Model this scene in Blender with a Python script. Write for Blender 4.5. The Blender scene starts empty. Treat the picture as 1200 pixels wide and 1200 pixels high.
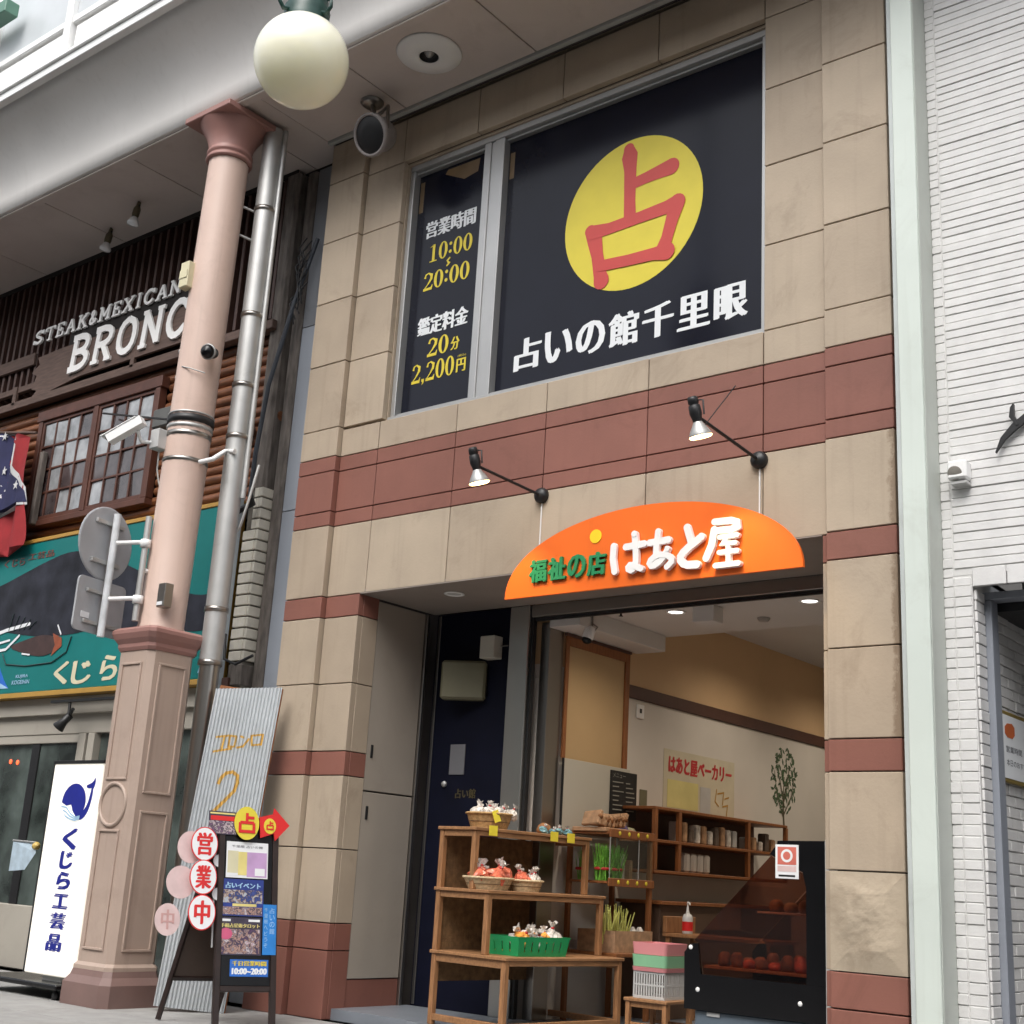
import bpy, math, random
from mathutils import Vector, Matrix
R = math.radians
random.seed(7)
S = bpy.context.scene
COL = S.collection

# ------------------------------------------------------------------ camera
cam_d = bpy.data.cameras.new('camera')
cam = bpy.data.objects.new('camera', cam_d)
COL.objects.link(cam)
yaw, pit, rol = -0.68482, 0.27775, 0.059339
F = Vector((math.sin(yaw)*math.cos(pit), math.cos(yaw)*math.cos(pit), math.sin(pit)))
r0 = Vector((math.cos(yaw), -math.sin(yaw), 0)); u0 = r0.cross(F)
rr = r0*math.cos(rol)+u0*math.sin(rol); uu = -r0*math.sin(rol)+u0*math.cos(rol)
M = Matrix((( rr.x, uu.x, -F.x, 8.470), (rr.y, uu.y, -F.y, -7.689), (rr.z, uu.z, -F.z, 1.12), (0, 0, 0, 1)))
cam.matrix_world = M
cam_d.sensor_width = 36; cam_d.sensor_fit = 'HORIZONTAL'
cam_d.lens = 36*1524.4/1200
cam_d.clip_start = 0.05; cam_d.clip_end = 500
S.camera = cam

# ------------------------------------------------------------------ world, sun, exposure
w = bpy.data.worlds.new('World'); S.world = w; w.use_nodes = True
nt = w.node_tree; nt.nodes.clear()
sky = nt.nodes.new('ShaderNodeTexSky'); sky.sky_type = 'NISHITA'; sky.sun_disc = False
SUN_EL, SUN_AZ = 52, 165          # azimuth from +Y clockwise: light comes from the street side
sky.sun_elevation = R(SUN_EL); sky.sun_rotation = R(SUN_AZ)
sky.air_density = 1.0; sky.dust_density = 4.0; sky.ozone_density = 0.6
hsv = nt.nodes.new('ShaderNodeHueSaturation'); hsv.inputs['Saturation'].default_value = 0.25
bg = nt.nodes.new('ShaderNodeBackground'); bg.inputs['Strength'].default_value = 0.13
wo = nt.nodes.new('ShaderNodeOutputWorld')
nt.links.new(sky.outputs[0], hsv.inputs['Color']); nt.links.new(hsv.outputs[0], bg.inputs[0]); nt.links.new(bg.outputs[0], wo.inputs[0])
sd = bpy.data.lights.new('sun', 'SUN'); sd.energy = 0.6; sd.angle = R(35); sd.color = (1, .97, .92)
so = bpy.data.objects.new('sun', sd); COL.objects.link(so)
az, el = R(SUN_AZ), R(SUN_EL)
sdir = Vector((math.sin(az)*math.cos(el), math.cos(az)*math.cos(el), math.sin(el)))
so.rotation_euler = sdir.to_track_quat('Z', 'Y').to_euler()
S.view_settings.view_transform = 'Standard'; S.view_settings.look = 'None'
S.view_settings.exposure = 1.08; S.view_settings.gamma = 1; S.view_settings.use_curve_mapping = False
S.render.engine = 'CYCLES'
S.render.filter_size = 1.9; S.cycles.max_bounces = 10; S.cycles.diffuse_bounces = 5; S.cycles.glossy_bounces = 4; S.cycles.transmission_bounces = 6; S.cycles.transparent_max_bounces = 10

# ------------------------------------------------------------------ materials
MATS = {}   # one material per name
def mat(name, col, rough=.6, var=.12, scale=3., bump=.15, bscale=60., metal=0., stain=0., emit=None, estr=0., spec=.5, island=0., streak=0., trans=0., aniso=None, edge=None):
    if name in MATS: return MATS[name]
    m = bpy.data.materials.new(name); m.use_nodes = True
    n = m.node_tree.nodes; l = m.node_tree.links
    b = n['Principled BSDF']
    b.inputs['Roughness'].default_value = rough; b.inputs['Metallic'].default_value = metal
    b.inputs['Specular IOR Level'].default_value = spec
    b.inputs['Base Color'].default_value = (*col, 1)
    geo = n.new('ShaderNodeNewGeometry')
    src = geo.outputs['Position']
    if aniso:
        mp = n.new('ShaderNodeMapping'); mp.inputs['Scale'].default_value = aniso
        l.new(src, mp.inputs['Vector']); src = mp.outputs[0]
    cur = None
    if var > 0:
        tx = n.new('ShaderNodeTexNoise'); tx.inputs['Scale'].default_value = scale; tx.inputs['Detail'].default_value = 6
        l.new(src, tx.inputs['Vector'])
        rp = n.new('ShaderNodeValToRGB')
        rp.color_ramp.elements[0].position = .3; rp.color_ramp.elements[1].position = .7
        rp.color_ramp.elements[0].color = (*[c*(1-var) for c in col], 1)
        rp.color_ramp.elements[1].color = (*[min(1, c*(1+var)) for c in col], 1)
        l.new(tx.outputs['Fac'], rp.inputs[0]); cur = rp.outputs[0]
    def darken(fac_socket, amount, tint=(.45, .4, .35)):
        nonlocal cur
        mx = n.new('ShaderNodeMix'); mx.data_type = 'RGBA'; mx.blend_type = 'MULTIPLY'
        mm = n.new('ShaderNodeMath'); mm.operation = 'MULTIPLY'; mm.inputs[1].default_value = amount
        l.new(fac_socket, mm.inputs[0]); l.new(mm.outputs[0], mx.inputs[0])
        if cur: l.new(cur, mx.inputs[6])
        else: mx.inputs[6].default_value = (*col, 1)
        mx.inputs[7].default_value = (*tint, 1); cur = mx.outputs[2]
    if stain > 0:
        t2 = n.new('ShaderNodeTexNoise'); t2.inputs['Scale'].default_value = 1.7; t2.inputs['Detail'].default_value = 9; t2.inputs['Roughness'].default_value = .72; t2.inputs['Distortion'].default_value = .8
        l.new(geo.outputs['Position'], t2.inputs['Vector'])
        q = n.new('ShaderNodeMapRange'); q.inputs[1].default_value = .54; q.inputs[2].default_value = .74
        l.new(t2.outputs['Fac'], q.inputs[0]); darken(q.outputs[0], stain)
    if streak > 0:
        mp2 = n.new('ShaderNodeMapping'); mp2.inputs['Scale'].default_value = (14, 14, .7)
        l.new(geo.outputs['Position'], mp2.inputs['Vector'])
        t3 = n.new('ShaderNodeTexNoise'); t3.inputs['Scale'].default_value = 1.; t3.inputs['Detail'].default_value = 5
        l.new(mp2.outputs[0], t3.inputs['Vector'])
        q = n.new('ShaderNodeMapRange'); q.inputs[1].default_value = .55; q.inputs[2].default_value = .8
        l.new(t3.outputs['Fac'], q.inputs[0]); darken(q.outputs[0], streak)
    if edge:
        sx = n.new('ShaderNodeSeparateXYZ'); l.new(geo.outputs['Position'], sx.inputs[0])
        q = n.new('ShaderNodeMapRange'); q.inputs[1].default_value = edge[0]; q.inputs[2].default_value = edge[1]; l.new(sx.outputs[0], q.inputs[0])
        t4 = n.new('ShaderNodeTexNoise'); t4.inputs['Scale'].default_value = 9; t4.inputs['Detail'].default_value = 8; t4.inputs['Roughness'].default_value = .75; l.new(geo.outputs['Position'], t4.inputs['Vector'])
        ad_ = n.new('ShaderNodeMath'); ad_.operation = 'MULTIPLY'; l.new(q.outputs[0], ad_.inputs[0]); l.new(t4.outputs['Fac'], ad_.inputs[1])
        q2 = n.new('ShaderNodeMapRange'); q2.inputs[1].default_value = .30; q2.inputs[2].default_value = .42; l.new(ad_.outputs[0], q2.inputs[0]); darken(q2.outputs[0], .75, (.46, .38, .31))
    if island > 0:
        oi = n.new('ShaderNodeObjectInfo')
        q = n.new('ShaderNodeMapRange'); q.inputs[3].default_value = 0; q.inputs[4].default_value = 1
        l.new(oi.outputs['Random'], q.inputs[0]); darken(q.outputs[0], island, (.55, .5, .48))
    if cur: l.new(cur, b.inputs['Base Color'])
    if bump > 0:
        tb = n.new('ShaderNodeTexNoise'); tb.inputs['Scale'].default_value = bscale; tb.inputs['Detail'].default_value = 4
        l.new(src, tb.inputs['Vector'])
        bp = n.new('ShaderNodeBump'); bp.inputs['Strength'].default_value = bump; bp.inputs['Distance'].default_value = .004
        l.new(tb.outputs['Fac'], bp.inputs['Height']); l.new(bp.outputs[0], b.inputs['Normal'])
        rm = n.new('ShaderNodeMapRange'); rm.inputs[3].default_value = max(0, rough-.08); rm.inputs[4].default_value = min(1, rough+.08)
        l.new(tb.outputs['Fac'], rm.inputs[0]); l.new(rm.outputs[0], b.inputs['Roughness'])
    if emit:
        b.inputs['Emission Color'].default_value = (*emit, 1); b.inputs['Emission Strength'].default_value = estr
    if trans > 0: b.inputs['Transmission Weight'].default_value = trans
    MATS[name] = m
    return m
def glass_mat(name, tint=(.9, .95, .93), alpha=.25, rough=.03):
    if name in MATS: return MATS[name]
    m = bpy.data.materials.new(name); m.use_nodes = True
    n = m.node_tree.nodes; l = m.node_tree.links; n.clear()
    o = n.new('ShaderNodeOutputMaterial'); g = n.new('ShaderNodeBsdfGlossy'); g.inputs['Roughness'].default_value = rough
    t = n.new('ShaderNodeBsdfTransparent'); t.inputs[0].default_value = (*tint, 1)
    fr = n.new('ShaderNodeLayerWeight'); fr.inputs[0].default_value = .35
    pw = n.new('ShaderNodeMath'); pw.operation = 'POWER'; pw.inputs[1].default_value = 4.
    ad = n.new('ShaderNodeMath'); ad.operation = 'MULTIPLY_ADD'; ad.inputs[1].default_value = .8; ad.inputs[2].default_value = .03+alpha*.1
    ms = n.new('ShaderNodeMixShader')
    l.new(fr.outputs['Facing'], pw.inputs[0]); l.new(pw.outputs[0], ad.inputs[0]); l.new(ad.outputs[0], ms.inputs[0]); l.new(t.outputs[0], ms.inputs[1]); l.new(g.outputs[0], ms.inputs[2]); l.new(ms.outputs[0], o.inputs[0])
    MATS[name] = m; return m
stone = mat('beige_stone', (.445, .362, .272), .62, .08, 2.2, .25, 45, stain=.4, island=.30, streak=.22)
stone_edge = mat('beige_stone_worn_edge', (.445, .362, .272), .62, .08, 2.2, .25, 45, stain=.4, island=.30, streak=.22, edge=(5.24, 5.37))
stone_rough = mat('beige_split_stone', (.43, .355, .265), .72, .14, 1.5, .5, 30, stain=.5)
maroon = mat('maroon_stone', (.255, .103, .076), .55, .08, 2.5, .2, 50, stain=.35, island=.28, streak=.15)
grout = mat('dark_joint', (.07, .06, .055), .9, .2)
white_cove = mat('white_cove_paint', (.80, .775, .745), .6, .05, 1.2, .05, streak=.1)
soffit_m = mat('soffit_board', (.62, .55, .51), .7, .05, 1.5, .08, stain=.22, island=.08)
col_pink = mat('pink_column_paint', (.62, .46, .39), .42, .05, 2, .15, 30, streak=.25, stain=.22)
ped_m = mat('tan_pedestal_paint', (.45, .345, .285), .45, .06, 2, .15, 30, streak=.25, stain=.2)
cap_m = mat('rose_capital_paint', (.35, .185, .16), .45, .08, 2, .1, 30)
plinth_m = mat('brown_plinth_stone', (.20, .125, .11), .5, .12, 3, .15, 40, stain=.3)
steel = mat('galvanised_steel', (.47, .47, .46), .5, .12, 3, 0, 20, metal=.65, stain=.3)
steel_dk = mat('brushed_steel', (.34, .32, .295), .3, .05, 2, 0, 20, metal=.95)
alu = mat('aluminium_frame', (.45, .45, .445), .4, .04, 4, .03, metal=.6)
black = mat('black_metal', (.012, .012, .013), .45, .2, 9, .1)
blackgloss = mat('black_gloss', (.006, .006, .007), .25, .1, 9, 0, spec=.3)
navy = mat('navy_door', (.004, .005, .014), .55, .2, 4, .05, spec=.15)
printm = mat('black_window_print', (.007, .008, .016), .16, .1, 3, 0, spec=.22)
yel = mat('yellow_print', (.72, .60, .05), .4, .04, 5, 0)
yeltext = mat('yellow_letter_print', (.72, .57, .04), .4, .04, 5, 0)
red = mat('red_print', (.55, .05, .055), .4, .05, 5, 0)
redv = mat('red_vivid_print', (.65, .02, .02), .4, .05, 5, 0)
whitep = mat('white_print', (.78, .80, .82), .4, .03, 5, 0)
orange = mat('orange_sign_face', (.88, .155, .014), .38, .05, 2, .02, streak=.10, stain=.06)
green = mat('green_letter', (.02, .24, .09), .4, .06, 5, .02)
white = mat('white_paint', (.84, .84, .83), .45, .03, 3, .05)
whitecab = mat('white_letter_acrylic', (.86, .85, .83), .35, .02, 5, 0)
mint = mat('mint_post_paint', (.62, .68, .63), .5, .04, 2, .1, stain=.2, streak=.15)
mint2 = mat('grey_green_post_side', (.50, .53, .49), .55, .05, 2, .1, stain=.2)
tilew = mat('white_wall_tile', (.70, .695, .685), .5, .06, 9, .35, 60, island=.10)
tilebig = mat('white_wall_tile_mass', (.69, .685, .675), .5, .07, 7, .35, 60)
tileg = mat('white_tile_grout', (.66, .655, .64), .85, .06, 6, .2)
wood = mat('honey_pine_wood', (.30, .145, .062), .5, .28, 5, .2, 30, aniso=(9, 9, 1.4), stain=.2)
woodh = mat('honey_pine_board', (.30, .15, .066), .5, .25, 5, .2, 30, aniso=(9, 1.2, 9), stain=.15)
wood_mid = mat('orange_brown_wood', (.26, .095, .03), .5, .2, 5, .15, 30, aniso=(9, 9, 1.4))
woven = mat('woven_back_panel', (.20, .115, .05), .8, .3, 20, .6, 120)
log_m = mat('varnished_log', (.20, .078, .034), .42, .5, 3, .5, 22, aniso=(1.2, 9, 9), stain=.6, island=.5)
slat_m = mat('dark_brown_slat', (.070, .034, .026), .55, .3, 6, .3, 30, aniso=(9, 9, 1))
dark_m = mat('dark_recess_board', (.012, .008, .007), .8, .3, 6, .2)
plank_m = mat('brown_sign_plank', (.11, .068, .053), .65, .25, 5, .4, 20, aniso=(1, 8, 8))
winwood = mat('red_brown_sash', (.095, .034, .021), .5, .2, 6, .2, 30)
weath = mat('weathered_post', (.15, .13, .115), .85, .45, 4, .9, 14, aniso=(5, 5, 1), stain=.6)
greystrip = mat('blue_grey_sheet', (.33, .36, .41), .5, .06, 1.5, .05, streak=.25, stain=.2)
brickc = mat('cream_brick', (.74, .70, .60), .7, .1, 9, .4, 50, island=.12)
teal = mat('teal_signboard', (.008, .165, .158), .4, .14, 1.5, .03, spec=.25)
gold = mat('mustard_border', (.42, .24, .05), .5, .1, 5, .03)
whale_m = mat('charcoal_whale_print', (.022, .023, .032), .45, .6, 3.5, .02, spec=.2)
cream = mat('cream_print', (.66, .60, .42), .45, .05, 5, 0)
shopfr = mat('beige_shop_trim', (.38, .35, .30), .6, .06, 2, .1, stain=.2)
glassdk = mat('dark_glass_painted_reflections', (.06, .075, .068), .06, .75, 2.2, 0, spec=.8)  # lighter mottling in the colour stands in for pale street reflections
glass = glass_mat('clear_glass')
glassbrown = glass_mat('brown_case_glass', (.66, .50, .44), .6)
pave = mat('pavement_stone', (.33, .325, .315), .75, .12, 6, .3, 60, stain=.35)
road_m = mat('asphalt', (.05, .05, .052), .85, .15, 8, .5, 90)
shopfloor = mat('shop_floor_vinyl', (.20, .22, .25), .35, .08, 4, .05)
wall_w = mat('interior_white_wall', (.62, .58, .53), .75, .04, 2, .05)
wall_o = mat('interior_tan_wall', (.62, .42, .24), .75, .05, 1.5, .05)
ceil_m = mat('interior_ceiling', (.64, .61, .58), .8, .03, 2, .03)
beam_m = mat('brown_wall_rail', (.085, .04, .03), .5, .1, 5, .1)
wicker = mat('wicker', (.42, .26, .11), .7, .35, 40, .8, 120)
wickerl = mat('pale_wicker', (.55, .43, .26), .7, .3, 40, .8, 120)
greenpl = mat('green_plastic', (.01, .30, .10), .35, .08, 6, .03)
greenpl.node_tree.nodes['Principled BSDF'].inputs['Subsurface Weight'].default_value = .05
pinkpl = mat('pink_plastic', (.62, .24, .25), .4, .05, 6, .03)
mintpl = mat('mint_plastic', (.22, .46, .27), .4, .05, 6, .03)
greypl = mat('pale_grey_plastic', (.48, .48, .47), .4, .05, 6, .03)
bag_w = mat('clear_wrap_white', (.60, .56, .51), .2, .38, 22, .9, 40)
bag_r = mat('clear_wrap_red', (.58, .14, .08), .2, .5, 22, .9, 40)
bag_o = mat('clear_wrap_orange', (.80, .30, .06), .2, .4, 30, .5, 60)
tie_r = mat('red_twist_tie', (.5, .03, .03), .5, .1, 9, 0)
tag_y = mat('yellow_price_tag', (.80, .66, .05), .5, .05, 9, 0)
leek = mat('green_leaf', (.16, .42, .05), .5, .4, 20, .2, 40)
leekp = mat('pale_stalk', (.58, .58, .16), .5, .25, 20, .2, 40)
paper_b = mat('brown_paper', (.42, .25, .14), .75, .25, 20, .5, 40)
bread = mat('bread_crust', (.25, .11, .04), .6, .45, 20, .4, 40)
flag_r = mat('red_flag_cloth', (.30, .018, .022), .8, .15, 6, .3, 200)
flag_b = mat('navy_flag_cloth', (.02, .022, .075), .8, .15, 6, .3, 200)
flag_w = mat('white_flag_cloth', (.6, .6, .6), .8, .1, 6, .3, 200)
lamp_glass = mat('cream_globe_glass', (.90, .87, .70), .22, .03, 3, .01)
lamp_glass.node_tree.nodes['Principled BSDF'].inputs['Subsurface Weight'].default_value = 1.
lamp_glass.node_tree.nodes['Principled BSDF'].inputs['Subsurface Radius'].default_value = (1, 1, .9)
lamp_glass.node_tree.nodes['Principled BSDF'].inputs['Subsurface Scale'].default_value = .35
green_iron = mat('dark_green_iron', (.012, .05, .04), .4, .2, 9, .1)
navyp = mat('navy_print', (.012, .02, .26), .5, .08, 9, 0)
bluep = mat('blue_print', (.02, .14, .55), .4, .1, 9, 0)
bluelight = mat('pale_blue_print', (.35, .55, .75), .4, .1, 9, 0)
purp = mat('lilac_print', (.5, .32, .55), .5, .1, 9, 0)
paley = mat('pale_yellow_print', (.70, .60, .22), .5, .1, 9, 0)
pinkp = mat('pink_print', (.55, .10, .20), .5, .1, 9, 0)
skin_p = mat('dull_rose_print', (.35, .2, .18), .5, .4, 40, 0)
fadedp = mat('faded_pink_print', (.66, .50, .49), .5, .1, 9, 0)
cabm = mat('beige_cabinet_door', (.36, .315, .265), .45, .04, 2, .04, stain=.15)
lightbox = mat('lit_sign_acrylic', (.8, .78, .72), .4, .02, 3, 0, emit=(1., .955, .84), estr=.28)
warm_em = mat('lit_lamp_face', (.9, .8, .5), .3, .02, 3, 0, emit=(1., .72, .30), estr=5.)
down_em = mat('lit_downlight', (.9, .9, .9), .3, .02, 3, 0, emit=(1., .96, .88), estr=2.2)
red_em = mat('red_indicator', (.6, .02, .01), .3, .02, 3, 0, emit=(1., .1, .03), estr=1.5)
orangepaint = mat('orange_brush_paint', (.60, .36, .08), .6, .2, 30, .1)
sunp = mat('sun_yellow_print', (1., .62, .02), .4, .02, 9, 0)

# ------------------------------------------------------------------ helpers
WM = {}     # world matrix of each empty / object
def link(o, parent=None):
    COL.objects.link(o)
    if parent: o.parent = parent
    return o
def tag(o, label=None, cat=None, group=None, kind=None):
    if label: o['label'] = label
    if cat: o['category'] = cat
    if group: o['group'] = group
    if kind: o['kind'] = kind
    return o
def thing(name, label, cat, loc=(0, 0, 0), rz=0, group=None, mtx=None):
    o = bpy.data.objects.new(name, None); COL.objects.link(o); o.empty_display_size = .1
    m = mtx if mtx is not None else Matrix.Translation(loc) @ Matrix.Rotation(rz, 4, 'Z')
    o.matrix_world = m; o.location, q, s = m.decompose(); o.rotation_euler = q.to_euler()
    WM[o.name] = m.copy()
    return tag(o, label, cat, group)
def frame_mtx(O, U, V):
    """matrix with local x = U, local y = V, local z = U x V"""
    U = Vector(U).normalized(); V = Vector(V); V = (V-U*V.dot(U)).normalized(); N = U.cross(V)
    return Matrix(((U.x, V.x, N.x, O[0]), (U.y, V.y, N.y, O[1]), (U.z, V.z, N.z, O[2]), (0, 0, 0, 1)))
class MB:
    def __init__(s): s.v = []; s.f = []; s.m = []; s.sm = []; s.k = 0
    def add(s, vs, fs, mi=0, smooth=False):
        b = len(s.v); s.v += [tuple(x) for x in vs]
        for q in fs: s.f.append(tuple(b+i for i in q)); s.m.append(mi); s.sm.append(smooth)
        return s
    def box(s, x0, x1, y0, y1, z0, z1, mi=0, T=None):
        vs = [Vector(p) for p in ((x0,y0,z0),(x1,y0,z0),(x1,y1,z0),(x0,y1,z0),(x0,y0,z1),(x1,y0,z1),(x1,y1,z1),(x0,y1,z1))]
        if T is not None: vs = [T @ v for v in vs]
        return s.add(vs, [(0,3,2,1),(4,5,6,7),(0,1,5,4),(1,2,6,5),(2,3,7,6),(3,0,4,7)], mi)
    def cbox(s, x0, x1, y0, y1, z0, z1, c=.004, mi=0, T=None):
        """box with every edge along x/z softened on both y faces and sides (a full chamfer)"""
        cx, cy, cz = (x0+x1)/2, (y0+y1)/2, (z0+z1)/2
        hx, hy, hz = (x1-x0)/2, (y1-y0)/2, (z1-z0)/2
        c = min(c, hx*.45, hy*.45, hz*.45)
        vs = []; idx = {}
        for sx in (-1, 1):
            for sy in (-1, 1):
                for sz in (-1, 1):
                    for ax in range(3):
                        h = [hx-c, hy-c, hz-c]; h[ax] += c
                        idx[(sx, sy, sz, ax)] = len(vs)
                        vs.append(Vector((cx+sx*h[0], cy+sy*h[1], cz+sz*h[2])))
        fs = []
        def g(*a): return idx[a]
        for sgn in (-1, 1):
            q = [g(sgn, -1, -1, 0), g(sgn, 1, -1, 0), g(sgn, 1, 1, 0), g(sgn, -1, 1, 0)]; fs.append(q if sgn > 0 else q[::-1])
            q = [g(-1, sgn, -1, 1), g(-1, sgn, 1, 1), g(1, sgn, 1, 1), g(1, sgn, -1, 1)]; fs.append(q if sgn > 0 else q[::-1])
            q = [g(-1, -1, sgn, 2), g(1, -1, sgn, 2), g(1, 1, sgn, 2), g(-1, 1, sgn, 2)]; fs.append(q if sgn > 0 else q[::-1])
        for a in (-1, 1):
            for b in (-1, 1):
                q = [g(a, b, -1, 0), g(a, b, -1, 1), g(a, b, 1, 1), g(a, b, 1, 0)]; fs.append(q if a*b > 0 else q[::-1])
                q = [g(a, -1, b, 2), g(a, -1, b, 0), g(a, 1, b, 0), g(a, 1, b, 2)]; fs.append(q if a*b < 0 else q[::-1])
                q = [g(-1, a, b, 1), g(-1, a, b, 2), g(1, a, b, 2), g(1, a, b, 1)]; fs.append(q if a*b > 0 else q[::-1])
                for d in (-1, 1):
                    q = [g(a, b, d, 0), g(a, b, d, 1), g(a, b, d, 2)]; fs.append(q if a*b*d > 0 else q[::-1])
        if T is not None: vs = [T @ v for v in vs]
        return s.add(vs, fs, mi)
    def tube(s, pts, r, n=10, mi=0, caps=True, smooth=True):
        pts = [Vector(p) for p in pts]; rs = r if isinstance(r, (list, tuple)) else [r]*len(pts)
        vs = []; up = None
        for i, p in enumerate(pts):
            d = (pts[min(i+1, len(pts)-1)]-pts[max(i-1, 0)]).normalized()
            if up is None: up = Vector((0, 0, 1)) if abs(d.z) < .9 else Vector((1, 0, 0))
            a = d.cross(up)
            if a.length < 1e-4: a = d.cross(Vector((0, 1, 0)))
            a.normalize(); b = a.cross(d).normalized(); up = b
            for k in range(n):
                t = 2*math.pi*k/n; vs.append(p+(a*math.cos(t)+b*math.sin(t))*rs[i])
        fs = [(i*n+k, i*n+(k+1) % n, (i+1)*n+(k+1) % n, (i+1)*n+k) for i in range(len(pts)-1) for k in range(n)]
        s.add(vs, fs, mi, smooth)
        if caps:
            L = (len(pts)-1)*n
            s.add(vs[:n], [tuple(range(n))[::-1]], mi); s.add(vs[L:], [tuple(range(n))], mi)
        return s
    def lathe(s, c, prof, n=24, mi=0, axis=(0, 0, 1), smooth=True, start=0.):
        c = Vector(c); q = Vector(axis).normalized().to_track_quat('Z', 'Y'); vs = []
        for (r, z) in prof:
            for k in range(n):
                t = 2*math.pi*k/n+start; vs.append(c+q @ Vector((r*math.cos(t), r*math.sin(t), z)))
        fs = [(i*n+k, i*n+(k+1) % n, (i+1)*n+(k+1) % n, (i+1)*n+k) for i in range(len(prof)-1) for k in range(n)]
        s.add(vs, fs, mi, smooth); return s
    def prism(s, outline, O, U, V, d0, d1, mi=0):
        """outline in (u, v); extruded along N = U x V from d0 to d1"""
        U = Vector(U); V = Vector(V); N = U.cross(V).normalized(); O = Vector(O); n = len(outline)
        a = sum(outline[i][0]*outline[(i+1) % n][1]-outline[(i+1) % n][0]*outline[i][1] for i in range(n))
        if a < 0: outline = outline[::-1]
        vs = [O+U*u+V*v+N*d0 for u, v in outline]+[O+U*u+V*v+N*d1 for u, v in outline]
        fs = [tuple(range(n))[::-1], tuple(range(n, 2*n))]+[(i, (i+1) % n, n+(i+1) % n, n+i) for i in range(n)]
        return s.add(vs, fs, mi)
    def stroke(s, pts, wd, O, U, V, d0, d1, mi=0, round_=True):
        """brush stroke of width wd (number or list) along pts in the (u, v) plane"""
        P = [Vector((p[0], p[1])) for p in pts]; n = len(P)
        ws = wd if isinstance(wd, (list, tuple)) else [wd]*n
        Lf, Rt = [], []
        for i in range(n):
            a = (P[i]-P[i-1]).normalized() if i else (P[1]-P[0]).normalized()
            b = (P[i+1]-P[i]).normalized() if i < n-1 else a
            t = (a+b)
            t = t.normalized() if t.length > 1e-3 else a
            nm = Vector((-t.y, t.x)); k = 1/max(.5, nm.dot(Vector((-a.y, a.x))))
            Lf.append(P[i]+nm*ws[i]*.5*k); Rt.append(P[i]-nm*ws[i]*.5*k)
        for i in range(n-1):
            q = [Lf[i], Rt[i], Rt[i+1], Lf[i+1]]
            s.k += 1
            if d1-d0 < .004: s.flat([(p.x, p.y) for p in q], O, U, V, d1+.0002*s.k, mi)
            else: s.prism([(p.x, p.y) for p in q], O, U, V, d0-.0001*s.k, d1+.0003*s.k, mi)
        if round_:
            for i in (0, n-1):
                s.k += 1; cp = [(P[i].x+ws[i]*.5*math.cos(t*math.pi/8), P[i].y+ws[i]*.5*math.sin(t*math.pi/8)) for t in range(16)]
                if d1-d0 < .004: s.flat(cp, O, U, V, d1+.0002*s.k, mi)
                else: s.prism(cp, O, U, V, d0-.0001*s.k, d1+.0003*s.k, mi)
        return s
    def flat(s, outline, O, U, V, d, mi=0):
        U = Vector(U); V = Vector(V); N = U.cross(V).normalized(); O = Vector(O); n = len(outline)
        a = sum(outline[i][0]*outline[(i+1) % n][1]-outline[(i+1) % n][0]*outline[i][1] for i in range(n))
        if a < 0: outline = outline[::-1]
        return s.add([O+U*u+V*v+N*d for u, v in outline], [tuple(range(n))], mi)
    def build(s, name, mats, parent=None, local=False, label=None, cat=None, group=None, kind=None):
        me = bpy.data.meshes.new(name)
        vs = s.v
        if parent is not None and not local:
            iv = WM[parent.name].inverted(); vs = [tuple(iv @ Vector(p)) for p in vs]
        me.from_pydata(vs, [], s.f)
        ms = mats if isinstance(mats, (list, tuple)) else [mats]
        for m in ms: me.materials.append(m)
        me.polygons.foreach_set('material_index', s.m); me.polygons.foreach_set('use_smooth', s.sm)
        me.update()
        o = bpy.data.objects.new(name, me); link(o, parent)
        WM[o.name] = WM[parent.name] if parent is not None else Matrix.Identity(4)
        return tag(o, label, cat, group, kind)
def ell(cx, cy, rx, ry, n=28, t0=0, t1=2*math.pi):
    return [(cx+rx*math.cos(t0+(t1-t0)*k/n), cy+ry*math.sin(t0+(t1-t0)*k/n)) for k in range(n)]
XZ = ((1, 0, 0), (0, 0, 1))        # facing the street (-Y)
YZ = ((0, 1, 0), (0, 0, 1))        # facing +X
def glyph(s, size):
    cu = bpy.data.curves.new('t', 'FONT'); cu.body = s; cu.size = size; cu.resolution_u = 3
    o = bpy.data.objects.new('t', cu); COL.objects.link(o)
    bpy.context.view_layer.update()
    me = bpy.data.meshes.new_from_object(o.evaluated_get(bpy.context.evaluated_depsgraph_get()))
    v = [tuple(p.co) for p in me.vertices]; f = [tuple(p.vertices) for p in me.polygons]
    bpy.data.objects.remove(o); bpy.data.curves.remove(cu); bpy.data.meshes.remove(me)
    return v, f
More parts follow.
